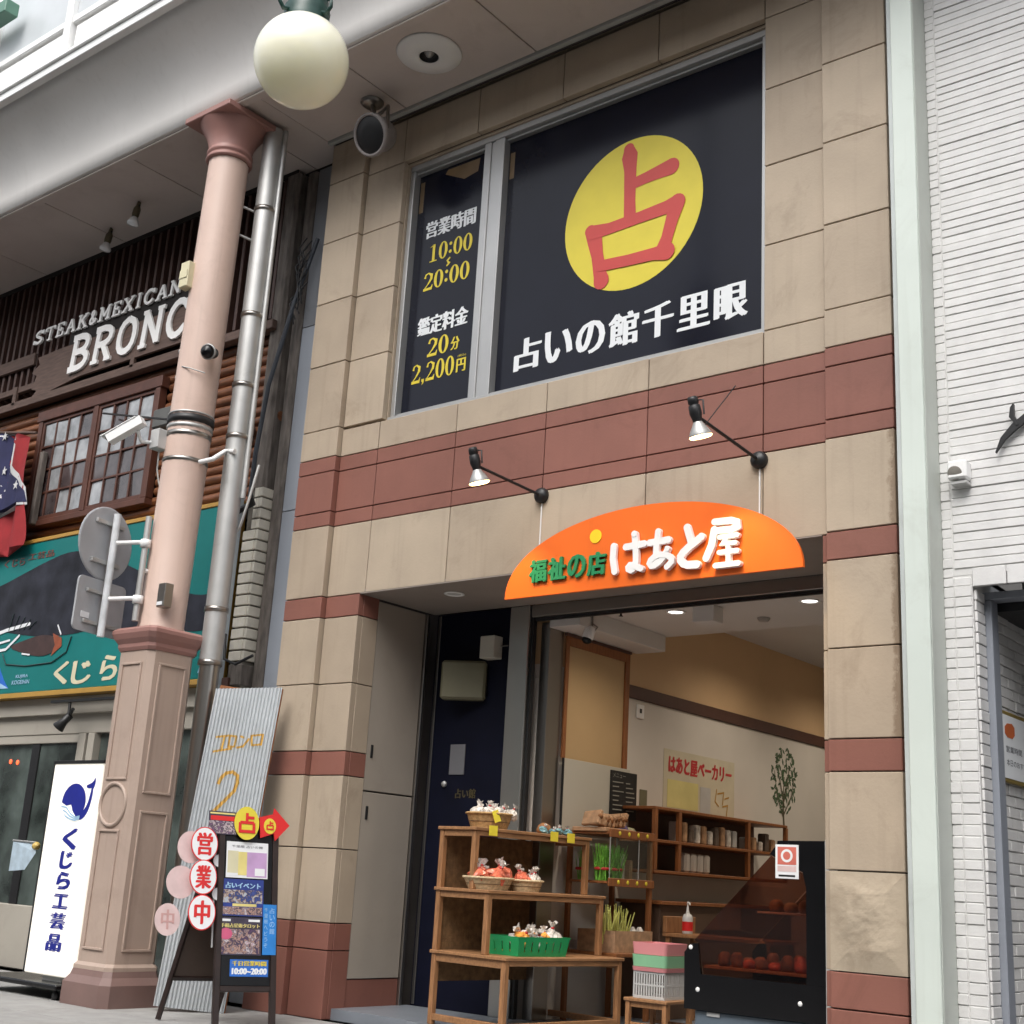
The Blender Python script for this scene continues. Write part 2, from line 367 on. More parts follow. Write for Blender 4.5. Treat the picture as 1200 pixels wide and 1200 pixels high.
def text(mb, s, u0, u1, v0, v1, O, U, V, d, mi=0, bold=.0, boldv=.0, depth=0., fit=True, xshear=0.):
    """fit the string s into the rectangle u0..u1, v0..v1 at height d over the plane; bold = extra stroke width"""
    v, f = glyph(s, 1.)
    if not v: return
    xs = [p[0] for p in v]; ys = [p[1] for p in v]
    ax, bx, ay, by = min(xs), max(xs), min(ys), max(ys)
    sx = (u1-u0-bold)/max(1e-6, bx-ax); sy = (v1-v0-boldv)/max(1e-6, by-ay)
    U = Vector(U); V = Vector(V); N = U.cross(V); O = Vector(O)
    offs = [(0, 0)]
    if bold or boldv: offs = [(-.5, -.5), (-.17, .5), (.17, -.5), (.5, .5)]
    for i, (a, b) in enumerate(offs):
        pts = []
        for p in v:
            uu_ = u0+bold/2+(p[0]-ax)*sx+a*bold; vv_ = v0+boldv/2+(p[1]-ay)*sy+b*boldv
            pts.append(O+U*(uu_+xshear*(vv_-v0))+V*vv_+N*(d+i*.0004))
        mb.add(pts, f, mi)
        if depth:
            # side walls from boundary edges
            cnt = {}
            for q in f:
                for k in range(len(q)):
                    e = (q[k], q[(k+1) % len(q)]); cnt[e] = 1
            bs = [e for e in cnt if (e[1], e[0]) not in cnt]
            low = [p-N*depth for p in pts]; nv = len(pts)
            mb.add(pts+low, [(e[0], e[0]+nv, e[1]+nv, e[1]) for e in bs], mi)
def copy_tree(o, label=None, group=None, loc=None, rz=None):
    c = o.copy(); COL.objects.link(c)
    if label: c['label'] = label
    if group: c['group'] = group
    if loc is not None: c.location = loc
    if rz is not None: c.rotation_euler.z = rz
    for ch in list(o.children):
        d = ch.copy(); COL.objects.link(d); d.parent = c
        for g in list(ch.children):
            e = g.copy(); COL.objects.link(e); e.parent = d
    return c

# =================================================================== GROUND
MB().add([(-80, -80, -.16), (80, -80, -.16), (80, 80, -.16), (-80, 80, -.16)], [(0, 1, 2, 3)]).build('ground', road_m, kind='structure')
MB().box(-40, 40, -3.6, .0, -.3, 0).build('pavement_base', grout, kind='structure')
pv = bpy.data.objects.new('pavement', None); COL.objects.link(pv); pv['kind'] = 'structure'; WM['pavement'] = Matrix.Identity(4)
slabmesh = MB().cbox(-.297, .297, -.297, .297, 0, .012, .004)
me0 = None
for i in range(-8, 10):
    for j in range(6):
        if me0 is None:
            o = slabmesh.build('paving_slab', pave, pv, local=True); me0 = o.data
        else:
            o = bpy.data.objects.new('paving_slab', me0); link(o, pv)
        o.location = (i*.6+.1, -.31-j*.6, -.009 - .0008*((i*7+j*3) % 3))
MB().box(-40, 40, -3.8, -3.602, -.3, .004).build('kerb', pave, kind='structure')

OB = thing('added_opposite_row', 'plain pale building row added unseen across the street to block low sky light', 'building', (0, -15, 0))  # unseen row added behind the camera, keeps low sky light off the facade
MB().box(-45, 45, -24, -15.2, -.16, 11.5).build('body', mat('pale_render', (.36, .35, .33), .8, .08, 1, .1), OB)
for i in range(-10, 11):
    for j in range(3):
        MB().box(i*4-1.3, i*4+1.3, -15.199, -15.12, 1+j*3.6, 3.2+j*3.6).build('window', glassdk, OB)
# =================================================================== MAIN STONE SHOP BUILDING
B = thing('shop_building', 'beige stone shop building with maroon bands between log restaurant and white tiled building', 'building', (0, 0, 0))
J = .004
def panel(x0, x1, z0, z1, yf, mr=False, depth=.06):
    m = maroon if mr else stone
    nm = 'maroon_stone_panel' if mr else 'stone_panel'
    e = random.uniform(-.0015, .0015)
    return MB().cbox(x0+J, x1-J, yf+e, yf+depth, z0+J, z1-J, .004).build(nm, m, B)
low = [(0, .52, 1), (.52, .73, 1), (.73, 1.31, 0), (1.31, 1.90, 0), (1.90, 2.10, 1), (2.10, 2.67, 0), (2.67, 3.25, 0), (3.25, 3.44, 1)]
mid = [(3.44, 4.085, 0)]
band = [(4.085, 4.22, 1), (4.22, 4.60, 1), (4.60, 4.74, 1)]
top = [(4.74, 5.02, 0), (5.02, 5.67, 0), (5.67, 6.32, 0), (6.32, 6.97, 0), (6.97, 7.62, 0), (7.62, 8.06, 0)]
for z0, z1, m in low+mid+band+top: panel(-.33, .15, z0, z1, -.055, m, .11)
for z0, z1, m in low: panel(.15, .56, z0, z1, 0, m)
for z0, z1, m in top[1:-1]: panel(.15, .64, z0, min(z1, 7.60) if z0 > 6.9 else z1, 0, m)
cols = [(.15, .62), (.62, 1.53), (1.53, 2.48), (2.48, 3.44), (3.44, 4.40), (4.40, 4.88)]
for x0, x1 in cols:
    for z0, z1, m in mid+band+[(4.74, 5.00, 0)]:
        panel(x0, x1, z0, z1, 0, m)
for x0, x1 in cols: panel(x0, x1, 7.60, 8.06, 0)
for z0, z1, m in [(5.00, 5.67, 0), (5.67, 6.32, 0), (6.32, 6.97, 0), (6.97, 7.60, 0)]: panel(4.40, 4.88, z0, z1, 0)
for z0, z1, m in low+mid+band+top:
    o = panel(4.885, 5.37, z0, z1, -.05, m, .1)
    if not m and 2 < z0 < 4.0: o.data.materials[0] = stone_edge
    if abs(z0-.73) < .01 and not m:
        bpy.data.objects.remove(o)
        from mathutils import noise as mn
        b = MB(); nx_, nz_ = 40, 50; vs = []
        for j in range(nz_+1):
            for i in range(nx_+1):
                x = x0_+ (x1_-x0_)*i/nx_ if False else 4.891+(5.366-4.891)*i/nx_; z_ = .734+(1.306-.734)*j/nz_
                u = (x-4.89)*.8-(z_-.73); e = min(1, 8*min(x-4.89, 5.368-x, z_-.732, 1.308-z_))
                q1 = mn.noise(Vector((u*3.2, (x+z_)*1.6, 3.1))); h = .010+.012*q1+.014/(1+math.exp(-22*(mn.noise(Vector((u*2.4+5, (x+z_)*.8, 9.)))+.02)))+.006*mn.fractal(Vector((x*9, z_*9, u*5)), 1., 2., 4)
                vs.append((x, -.046-max(-.003, h)*e, z_))
        b.add(vs, [(j*(nx_+1)+i, j*(nx_+1)+i+1, (j+1)*(nx_+1)+i+1, (j+1)*(nx_+1)+i) for j in range(nz_) for i in range(nx_)], 0, False)
        b.box(4.889, 5.366, -.0455, .05, .734, 1.306); b.build('stone_panel', stone_rough, B, label='beige stone panel with a rough split face')
    if z1 <= 3.5: MB().cbox(4.835+J, 4.885, .002, .06, z0+J, z1-J, .003).build('maroon_stone_panel' if m else 'stone_panel', maroon if m else stone, B)
# side reveals of the doorway (left): stone returns, then cabinet doors
for z0, z1, m in low:
    MB().cbox(.50, .56-.001, .062, .25-J, z0+J, z1-J, .003).build('maroon_stone_panel' if m else 'stone_panel', maroon if m else stone, B)
for z0, z1 in ((.30, 1.79), (1.80, 3.42)):
    d = MB().cbox(.50, .553, .255, .86, z0+.004, z1, .004).build('cabinet_door', cabm, B)
    hz = 2.13 if z0 > 1 else 1.62
    MB().cbox(.551, .562, .30, .325, hz-.055, hz+.055, .003).build('handle', black, d)
MB().box(.50, .548, .255, .86, .0, .295).build('cabinet_plinth', maroon, B)
MB().cbox(.50, .575, .865, .905, .06, 3.42, .004).build('door_jamb', steel_dk, B)
# backing walls (dark joints show through)
bk = MB()
bk.box(-.32, .495, .062, .30, 0, 8.06); bk.box(.495, .62, .062, .30, 3.44, 8.06)
bk.box(.62, 4.43, .062, .30, 3.47, 4.97); bk.box(.62, 4.43, .062, .30, 7.61, 8.06)
bk.box(4.43, 5.36, .062, .30, 3.47, 8.06); bk.box(4.89, 5.36, .062, .30, 0, 3.47)
bk.build('wall_core', grout, B)
# window reveals
MB().box(.625, .645, .0615, .20, 5.0, 7.60).build('window_reveal', stone, B)
MB().box(.645, 4.40, .0615, .20, 7.575, 7.60).build('window_reveal', stone, B)
MB().box(4.385, 4.40, .0615, .20, 5.0, 7.574).build('window_reveal', stone, B)
# upper window
W_ = MB()
for x0, x1 in ((.65, .70), (1.555, 1.63), (1.675, 1.785), (4.335, 4.383)): W_.cbox(x0, x1, .085, .19, 5.045, 7.515, .004)
W_.cbox(1.63, 1.675, .10, .18, 5.045, 7.515, .003)
W_.cbox(.65, 4.383, .08, .191, 7.516, 7.572, .004); W_.cbox(.65, 4.383, .05, .19, 5.003, 5.044, .004)
W_.cbox(.70, 1.555, .12, .185, 5.0445, 5.09, .003); W_.cbox(1.785, 4.335, .12, .185, 5.0445, 5.085, .003)
W_.cbox(.70, 1.555, .12, .185, 7.49, 7.5155, .003); W_.cbox(1.785, 4.335, .12, .185, 7.49, 7.5155, .003)
win = W_.build('window', alu, B)
P0 = (0, .165, 0)
pr = MB()
pr.box(.701, 1.554, .166, .176, 5.09, 7.489); pr.box(1.786, 4.334, .166, .176, 5.085, 7.489)
pr.build('window_pane', printm, win)
pl = MB()
pl.prism([(1.02, 7.42), (1.26, 7.30), (1.42, 7.33), (1.44, 7.46), (1.05, 7.46)], P0, *XZ, 0, .0006)
pl.prism([(.715, 7.10), (.765, 7.10), (.765, 7.42), (.715, 7.42)], P0, *XZ, 0, .0006)
pl.prism([(1.80, 7.12), (1.85, 7.12), (1.85, 7.38), (1.80, 7.38)], P0, *XZ, 0, .0006)
pl.build('ceiling_glimpse', mat('dim_tan_glimpse', (.16, .10, .045), .4, .2, 4, 0), win)
t = MB()
t.prism(ell(3.12, 6.40, .665, .675, 64), P0, *XZ, 0, .0012)
t.build('yellow_disc', yel, win)
t = MB()
for st, ws_ in (([(3.075, 7.0), (3.085, 6.93), (3.095, 6.8), (3.10, 6.5), (3.108, 6.33)], [.10, .155, .12, .11, .12]),
                ([(3.10, 6.655), (3.25, 6.675), (3.38, 6.69), (3.49, 6.70)], [.10, .105, .125, .15]),
                ([(2.72, 6.345), (2.765, 6.27), (2.80, 6.1), (2.835, 5.92), (2.85, 5.86)], [.11, .15, .115, .125, .15]),
                ([(2.74, 6.325), (2.9, 6.315), (3.2, 6.33), (3.45, 6.345), (3.545, 6.35)], [.13, .105, .105, .12, .16]),
                ([(3.555, 6.36), (3.51, 6.22), (3.47, 6.08), (3.425, 5.96)], [.15, .12, .11, .14]),
                ([(2.85, 5.995), (3.1, 5.975), (3.35, 5.965), (3.47, 5.955)], [.10, .10, .11, .15])):
    t.stroke(st, ws_, P0, *XZ, .0015, .003)
t.build('red_character', mat('brick_red_print', (.56, .06, .05), .4, .04, 5, 0), win)
xs = [1.97+.3195*i for i in range(7)]
for ch, x in zip('占いの館千里眼', xs):
    t = MB(); text(t, ch, x+.010, x+.300, 5.242, 5.528, P0, *XZ, .002, bold=.032, boldv=.004)
    t.build('white_character', whitep, win)
t = MB()
text(t, '営業時間', .83, 1.44, 6.80, 6.97, P0, *XZ, .002, bold=.019, boldv=.002); t.build('white_text_line', whitep, win); t = MB()
text(t, '鑑定料金', .825, 1.43, 5.82, 6.00, P0, *XZ, .002, bold=.019, boldv=.002)
t.build('white_text_line', whitep, win)
def digit(mb, ch, x0, x1, z0, z1, O, d):
    """high-contrast old style numerals: thick stems, thin hairlines"""
    w_, h_ = x1-x0, z1-z0; cx = (x0+x1)/2; cz = (z0+z1)/2
    if ch == '0':
        n = 28
        for k in range(n):
            a, b = 2*math.pi*k/n, 2*math.pi*(k+1)/n
            q = [(cx+w_*.5*math.cos(a), cz+h_*.5*math.sin(a)), (cx+w_*.5*math.cos(b), cz+h_*.5*math.sin(b)),
                 (cx+w_*.20*math.cos(b), cz+h_*.44*math.sin(b)), (cx+w_*.20*math.cos(a), cz+h_*.44*math.sin(a))]
            mb.prism(q, O, *XZ, d, d+.001)
    elif ch == '1':
        mb.prism([(cx-w_*.14, z0), (cx+w_*.16, z0), (cx+w_*.16, z1), (cx-w_*.14, z1)], O, *XZ, d, d+.001)
        mb.prism([(cx-w_*.4, z0), (cx+w_*.42, z0), (cx+w_*.42, z0+h_*.06), (cx-w_*.4, z0+h_*.06)], O, *XZ, d, d+.0014)
        mb.prism([(cx-w_*.42, z1-h_*.14), (cx-w_*.1, z1-h_*.10), (cx-w_*.1, z1), (cx, z1)], O, *XZ, d, d+.0014)
    elif ch == '2':
        P = [(x0+w_*.12, z1-h_*.30), (x0+w_*.2, z1-h_*.10), (cx, z1-h_*.05), (x1-w_*.16, z1-h_*.18), (x1-w_*.2, z1-h_*.40), (cx-w_*.02, z0+h_*.33), (x0+w_*.08, z0+h_*.08)]
        mb.stroke(P, [w_*.22, w_*.12, w_*.12, w_*.26, w_*.26, w_*.12, w_*.08], O, *XZ, d, d+.001, round_=False)
        mb.prism([(x0, z0), (x1-w_*.05, z0), (x1, z0+h_*.28), (x1-w_*.06, z0+h_*.28), (x1-w_*.18, z0+h_*.15), (x0, z0+h_*.14)], O, *XZ, d, d+.0014)
    elif ch == ':':
        for f_ in (.28, .74): mb.prism(ell(cx, z0+h_*f_, min(w_*.32, h_*.1), min(w_*.32, h_*.1), 12), O, *XZ, d, d+.001)
    elif ch == ',':
        mb.prism([(cx-w_*.3, z0+h_*.16), (cx+w_*.3, z0+h_*.16), (cx+w_*.25, z0-h_*.02), (cx-w_*.2, z0-h_*.16), (cx-w_*.05, z0+h_*.02), (cx-w_*.3, z0+h_*.02)], O, *XZ, d, d+.001)
def nums(mb, s, x0, x1, z0, z1, O, d):
    ws = [.5 if c in ':,' else 1. for c in s]; tot = sum(ws); x = x0
    for c, k in zip(s, ws):
        wd = (x1-x0)*k/tot; g = wd*.05; digit(mb, c, x+g, x+wd-g, z0, z1, O, d); x += wd
t = MB()
def yl():
    global t
    t.build('yellow_text_line', yeltext, win); t = MB()
nums(t, '10:00', .89, 1.42, 6.545, 6.72, P0, .002); yl()
nums(t, '20:00', .85, 1.41, 6.265, 6.445, P0, .002); yl()
t.stroke([(1.155, 6.528), (1.13, 6.51), (1.14, 6.49), (1.155, 6.48), (1.13, 6.458)], .018, P0, *XZ, .002, .003); yl()
nums(t, '20', .965, 1.225, 5.595, 5.775, P0, .002)
text(t, '分', 1.245, 1.35, 5.60, 5.725, P0, *XZ, .002, bold=.012, boldv=.003); yl()
nums(t, '2,200', .80, 1.31, 5.365, 5.55, P0, .002)
text(t, '円', 1.33, 1.44, 5.375, 5.50, P0, *XZ, .002, bold=.012, boldv=.003); yl()
text(t, '(税込)', 1.34, 1.435, 5.515, 5.54, P0, *XZ, .002)
t.build('yellow_lettering', yeltext, win)
# lintel soffit, shop front header
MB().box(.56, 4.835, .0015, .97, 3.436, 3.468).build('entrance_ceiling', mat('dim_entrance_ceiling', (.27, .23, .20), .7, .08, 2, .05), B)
MB().cbox(1.68, 4.86, .975, 1.07, 3.33, 3.434, .004).build('shutter_header', steel_dk, B)
MB().box(1.70, 4.84, 1.01, 1.035, 3.30, 3.328).build('door_track', black, B)
# steel post
MB().cbox(1.45, 1.66, .97, 1.07, .085, 3.434, .006).build('steel_post', mat('polished_steel_post', (.50, .50, .47), .28, .04, 2, 0, metal=.9), B)
MB().cbox(1.662, 1.69, 1.0, 1.05, .085, 3.434, .004).build('door_track', black, B)
# door wall of stair entrance
dw = MB().cbox(.578, 1.448, 1.0, 1.05, .085, 3.434, .004).build('navy_door', navy, B)
MB().cbox(.60, .63, .985, .999, .1, 3.42, .003).build('door_edge', steel_dk, dw)
MB().lathe((.80, .99, 1.92), [(0, -.02), (.022, -.018), (.028, 0), (.022, .014), (0, .016)], 14, axis=(0, -1, 0)).build('door_knob', steel, dw)
t = MB(); text(t, '占い館', .93, 1.16, 1.80, 1.88, (0, .999, 0), *XZ, .002, bold=.006)
t.build('door_lettering', mat('dim_gold_print', (.07, .055, .02), .5, .1, 9, 0), dw)
# interior
MB().box(.54, 1.44, .1, 1.0, .0, .085).build('entrance_floor', shopfloor, B)
MB().box(1.44, 4.89, .03, 10.0, .0, .084).build('shop_floor', shopfloor, B)
MB().box(1.60, 1.79, 1.12, 10.0, .084, 2.83).build('interior_wall', wall_w, B)
MB().box(1.60, 1.789, 1.12, 10.0, 2.95, 4.2).build('interior_wall_tan', wall_o, B)
MB().cbox(1.60, 1.815, 2.31, 10.0, 2.832, 2.948, .004).build('wall_rail', beam_m, B)
MB().box(1.60, 1.788, 1.12, 2.31, 2.832, 2.948).build('interior_wall', wall_w, B)
MB().box(1.60, 6.0, 10.0, 10.1, .0, 4.2).build('interior_back_wall', wall_o, B)
MB().box(5.30, 5.35, .32, 10.0, .0, 4.2).build('interior_wall', wall_w, B)
MB().box(1.50, 5.35, 1.072, 2.45, 3.40, 3.45).build('ceiling_board', ceil_m, B)
MB().box(1.79, 5.35, 2.451, 2.50, 3.40, 3.80).build('ceiling_step', ceil_m, B)
MB().box(1.50, 5.35, 2.501, 10.0, 3.76, 3.80).build('ceiling_board', ceil_m, B)
MB().cbox(1.80, 2.12, 1.08, 2.44, 3.25, 3.398, .004).build('ceiling_duct_box', ceil_m, B)
MB().cbox(3.02, 3.22, 1.40, 1.56, 3.26, 3.398, .006).build('ceiling_box', ceil_m, B)
for x, y, l_ in ((3.6, 4.3, .9), (4.15, 3.6, .8)):
    MB().cbox(x-.03, x+.03, y-l_/2, y+l_/2, 3.735, 3.758, .003).build('ceiling_slot', beam_m, B)
MB().cbox(1.70, 1.796, 1.10, 1.30, .084, 3.30, .003).build('steel_wall_panel', steel_dk, B)
# outer body of the building
MB().box(.0, 5.3, 1.2, 10.1, 4.25, 10.5).build('upper_body', grout, B)
MB().box(-.32, .49, .31, 10.1, 0, 10.5).build('side_body', grout, B)
MB().box(-.33, 5.37, .02, .3, 8.10, 10.5).build('upper_wall', stone, B)

# =================================================================== THINGS ON THE STONE FACADE
# half-round orange sign
OS = thing('orange_sign', 'orange half-round shop sign with raised white and green lettering over the doorway', 'sign', (3.54, -.1, 3.2))
pts = [(2.295+ (4.775-2.295)*(1-math.cos(math.pi*k/48))/2, 3.2+.585*math.sin(math.pi*k/48)**.93) for k in range(49)]
MB().prism(pts, (0, -.10, 0), *XZ, .028, .055).build('sign_panel', orange, OS)
for x in (2.8, 3.54, 4.28): MB().cbox(x-.03, x+.03, -.127, -.0015, 3.46, 3.52, .003).build('bracket', steel_dk, OS)
SO = (0, -.156, 0)
for k, ch in enumerate('福祉の店'):
    t = MB(); text(t, ch, 2.535+.178*k, 2.535+.178*k+.166, 3.30, 3.475, SO, *XZ, .022, bold=.016, boldv=.008, depth=.02)
    t.build('green_character', green, OS)
t = MB()
wl = [([(3.307, 3.496), (3.303, 3.405), (3.322, 3.308)], .048), ([(3.413, 3.478), (3.568, 3.486)], .046),
      ([(3.486, 3.566), (3.501, 3.444), (3.506, 3.345), (3.475, 3.298), (3.437, 3.316), (3.465, 3.345), (3.55, 3.306)], .044),
      ([(3.613, 3.487), (3.769, 3.492)], .046), ([(3.683, 3.561), (3.671, 3.445), (3.668, 3.345)], .044),
      ([(3.765, 3.425), (3.719, 3.345), (3.642, 3.305), (3.612, 3.345), (3.68, 3.394), (3.773, 3.380), (3.812, 3.335), (3.765, 3.295)], .040),
      ([(3.917, 3.562), (3.956, 3.441)], .05), ([(4.034, 3.48), (3.903, 3.399), (3.861, 3.345), (3.905, 3.293), (4.002, 3.288)], .052),
      ([(4.134, 3.574), (4.305, 3.568), (4.312, 3.505), (4.135, 3.511)], .044), ([(4.135, 3.516), (4.116, 3.413), (4.075, 3.325)], .05),
      ([(4.178, 3.458), (4.313, 3.460)], .032), ([(4.235, 3.450), (4.205, 3.412), (4.300, 3.408)], .03),
      ([(4.175, 3.352), (4.313, 3.352)], .032), ([(4.245, 3.400), (4.247, 3.266)], .034), ([(4.150, 3.262), (4.325, 3.262)], .036)]
for a, c_ in ((0, 3), (3, 6), (6, 8), (8, 15)):
    t = MB()
    for i, (st, wd) in enumerate(wl[a:c_]):
        P_ = [Vector(p) for p in st]
        if len(P_) > 3:      # round off the brush turns
            q_ = [P_[0]]
            for k in range(len(P_)-1): q_ += [P_[k]*.75+P_[k+1]*.25, P_[k]*.25+P_[k+1]*.75]
            P_ = q_+[P_[-1]]
        t.stroke([tuple(p) for p in P_], wd*1.08, SO, *XZ, .008, .032+.0016*(i % 4))
    t.build('white_character', whitecab, OS)
MB().prism(ell(3.125, 3.60, .052, .052, 24), SO, *XZ, .0, .004).build('sun_disc', sunp, OS)
for x in (2.49, 4.38): pass
cl = MB(); cl.tube([(2.49, -.006, 4.0), (2.49, -.006, 3.50)], .006, 6); cl.build('white_cable', white, OS)
cl = MB(); cl.tube([(4.38, -.006, 4.0), (4.38, -.006, 3.42)], .006, 6); cl.build('white_cable', white, OS)

def sign_spot(x, z, tipx, tipy, tipz, label):
    t = thing('sign_spotlight', label, 'spotlight', (x, 0, z), group='arm spotlights over the orange sign')
    b = MB().lathe((x, 0, z), [(0, .06), (.045, .055), (.062, .03), (.062, .001)], 18, axis=(0, -1, 0)); b.build('wall_base', black, t)
    tip = Vector((tipx, tipy, tipz))
    MB().tube([(x, -.05, z), tip], .012, 8).build('arm', black, t)
    a = (Vector((.10, .30, -1))).normalized()
    c = tip+Vector((-.02, -.02, 0))
    MB().lathe(c, [(0, -.15), (.03, -.148), (.036, -.13), (.036, -.10), (.030, -.095), (.040, -.085), (.042, -.03), (.034, .0), (.03, .03)], 16, axis=a).build('lamp_holder', black, t)
    MB().lathe(c, [(.028, .02), (.04, .045), (.065, .085), (.078, .115), (.078, .13), (.07, .128)], 20, axis=a).build('reflector_bulb', steel, t)
    MB().lathe(c, [(0, .132), (.04, .13), (.07, .122), (.077, .118), (.079, .126), (.070, .1325), (0, .1345)], 20, axis=a).build('lamp_face', warm_em, t)
    MB().tube([c+Vector((0, 0, .13)), c+Vector((.05, -.01, .12)), c+Vector((.055, 0, .02))], .006, 6).build('cable_loop', black, t)
    L = bpy.data.lights.new('spot', 'SPOT'); L.energy = 22; L.color = (1, .72, .38); L.spot_size = R(75); L.spot_blend = .6; L.shadow_soft_size = .05
    lo = bpy.data.objects.new('lamp_light', L); COL.objects.link(lo); lo.location = c+a*.145; lo.rotation_euler = (-a).to_track_quat('Z', 'Y').to_euler()
    return t
sign_spot(2.49, 4.04, 2.36, -.62, 4.12, 'left black arm spotlight above the green lettering end of the orange sign')
s2_ = sign_spot(4.38, 4.03, 4.27, -.62, 4.16, 'right black arm spotlight above the white lettering end of the orange sign')
MB().tube([(4.29, -.60, 4.12), (4.46, -.50, 4.40)], .004, 5).build('aerial_wire', black, s2_)

# =================================================================== ARCADE CANOPY
A = thing('arcade_canopy', 'arcade roof edge with white curved fascia and grey-brown underside boards over the pavement', 'canopy', (0, -.6, 8.08))
prof = [(-1.13, 8.075), (-1.145, 8.25), (-1.19, 8.42), (-1.27, 8.58), (-1.38, 8.72), (-1.52, 8.84), (-1.66, 8.92), (-1.66, 9.0), (-1.0, 9.0), (-1.0, 8.30), (-1.05, 8.075)]
c = MB()
X0, X1 = -14, 10
n = len(prof)
c.add([(X0, y, z) for y, z in prof]+[(X1, y, z) for y, z in prof], [(i, (i+1) % n, n+(i+1) % n, n+i) for i in range(n)], smooth=False)
c.sm = [k < 6 for k in range(len(c.f))]
c.build('curved_fascia', white_cove, A)
MB().cbox(X0, X1, -1.10, -1.02, 8.05, 8.074, .003).build('fascia_lip', soffit_m, A)
jx = [-13.4, -11.85, -10.3, -8.75, -7.2, -5.6, -3.97, -2.33, -.84, .7, 2.25, 3.8, 5.35, 6.9, 8.45, 10]
jx = sorted(jx+[-.36])
for a, b in zip(jx[:-1], jx[1:]):
    MB().cbox(a+.006, b-(.006 if b != -.36 else 0), -1.015, -.115 if a >= -.36 else .20, 8.09, 8.11, .003).build('soffit_board', soffit_m, A)
MB().box(X0, X1, -1.0, .20, 8.112, 8.14).build('soffit_backing', grout, A)
MB().cbox(-.36, X1, -.11, -.062, 8.06, 8.11, .004).build('edge_channel', mat('grey_channel', (.42, .42, .40), .5, .1), A)
MB().box(X0, X1, -1.0, .0, 8.9, 9.1).build('canopy_roof', grout, A)
# white framed windows over the fascia
wf = MB()
wf.cbox(X0, X1, -1.74, -1.62, 8.925, 9.02, .006); wf.cbox(X0, X1, -1.77, -1.66, 9.022, 9.06, .004)
wf.cbox(X0, X1, -1.72, -1.64, 9.44, 9.52, .006); wf.cbox(X0, X1, -1.72, -1.64, 11.0, 11.1, .006)
k = X0+.42
frames = []
while k < X1:
    frames.append(k); wf.cbox(k-.06, k+.06, -1.745, -1.63, 9.061, 11.0, .006); k += 1.55
wfo = wf.build('window_frame', white, A)
for a in frames[:-1]:
    MB().cbox(a+.10, a+1.45, -1.69, -1.67, 9.10, 9.405, .012).build('window_panel', white, A)
    MB().cbox(a+.062, a+1.488, -1.685, -1.675, 9.525, 10.995, .002).build('window_glass', mat('frosted_pale_glass', (.55, .58, .60), .3, .1, 1.5, 0), A)
MB().cbox(-5.4, -3.70, -1.96, -1.80, 9.88, 10.04, .008).build('bracket_arm', mat('green_painted_steel', (.10, .22, .16), .45, .1), A)
MB().box(X0, X1, -1.0, .0, 9.1, 12).build('rear_wall', white, A)

# recessed canopy downlight
DL = thing('canopy_downlight', 'round white unlit recessed lamp in the canopy underside', 'ceiling light', (1.46, -.63, 8.09))
MB().lathe((1.46, -.63, 8.088), [(.285, 0), (.29, -.010), (.28, -.022), (.18, -.040), (.095, -.050), (.088, -.045), (.085, .0)], 48).build('trim_ring', white, DL)
MB().lathe((1.46, -.63, 8.088), [(.0845, -.044), (.08, -.005), (0, -.004)], 24).build('dark_lamp_well', black, DL)
MB().lathe((1.46, -.63, 8.088), [(0, -.045), (.025, -.035), (.04, -.01), (.045, -.005)], 16).build('bulb', steel, DL)

# speaker hanging from the canopy
SP = thing('ceiling_speaker', 'round grey loudspeaker with black face hanging under the canopy beside the upper window', 'speaker', (.42, -.24, 8.09))
MB().lathe((.50, -.36, 8.088), [(0, -.045), (.08, -.04), (.11, -.015), (.112, 0)], 22).build('ceiling_mount', steel_dk, SP)
sc = Vector((.64, -.42, 7.66)); sa = Vector((.0, -1.0, -.50)).normalized()
br = MB(); br.tube([(.50, -.36, 8.07), (.56, -.38, 7.93)], .024, 8); br.tube([(.50, -.30, 7.68), (.52, -.32, 7.93), (.76, -.40, 7.93), (.82, -.44, 7.66)], .018, 6); br.build('yoke', steel_dk, SP)
grs = mat('speaker_grey', (.30, .27, .26), .5, .1)
MB().lathe(sc, [(0, -.20), (.08, -.195), (.13, -.16), (.155, -.10), (.175, -.02), (.195, .03), (.20, .06), (.19, .08), (.17, .075), (.17, .06)], 32, axis=sa).build('speaker_body', grs, SP)
MB().lathe(sc, [(.172, .06), (.155, .07), (.07, .078), (0, .08)], 32, axis=sa).build('black_grille', black, SP)

# globe lamp
gc = Vector((2.17, -2.6, 6.57)); gr = .33
G = thing('globe_lamp', 'cream glass globe lamp hanging from a dark green ornamental holder at the top', 'street lamp', tuple(gc))
MB().lathe(gc, [(.001+gr*math.sin(math.pi*k/28), -gr*math.cos(math.pi*k/28)) for k in range(27)], 48).build('glass_globe', lamp_glass, G)
MB().lathe(gc, [(.17, gr-.07), (.175, gr-.02), (.16, gr+.03), (.165, gr+.07), (.14, gr+.11), (.145, gr+.16), (.10, gr+.22), (.05, gr+.3), (.035, gr+.5), (.035, 3.3)], 24).build('green_holder', green_iron, G)
for sx, sy in ((1, 0), (-1, 0), (0, 1), (0, -1)):
    MB().tube([gc+Vector((sx*q, sy*q, z)) for q, z in ((.16, gr-.0), (.21, gr-.025), (.25, gr+.01), (.245, gr+.07), (.205, gr+.08))], [.016, .016, .014, .011, .008], 8).build('scroll_hook', green_iron, G)
MB().tube([(gc.x, gc.y, gc.z+3.3), (gc.x, -1.76, gc.z+3.3)], .04, 10).build('support_arm', green_iron, G)

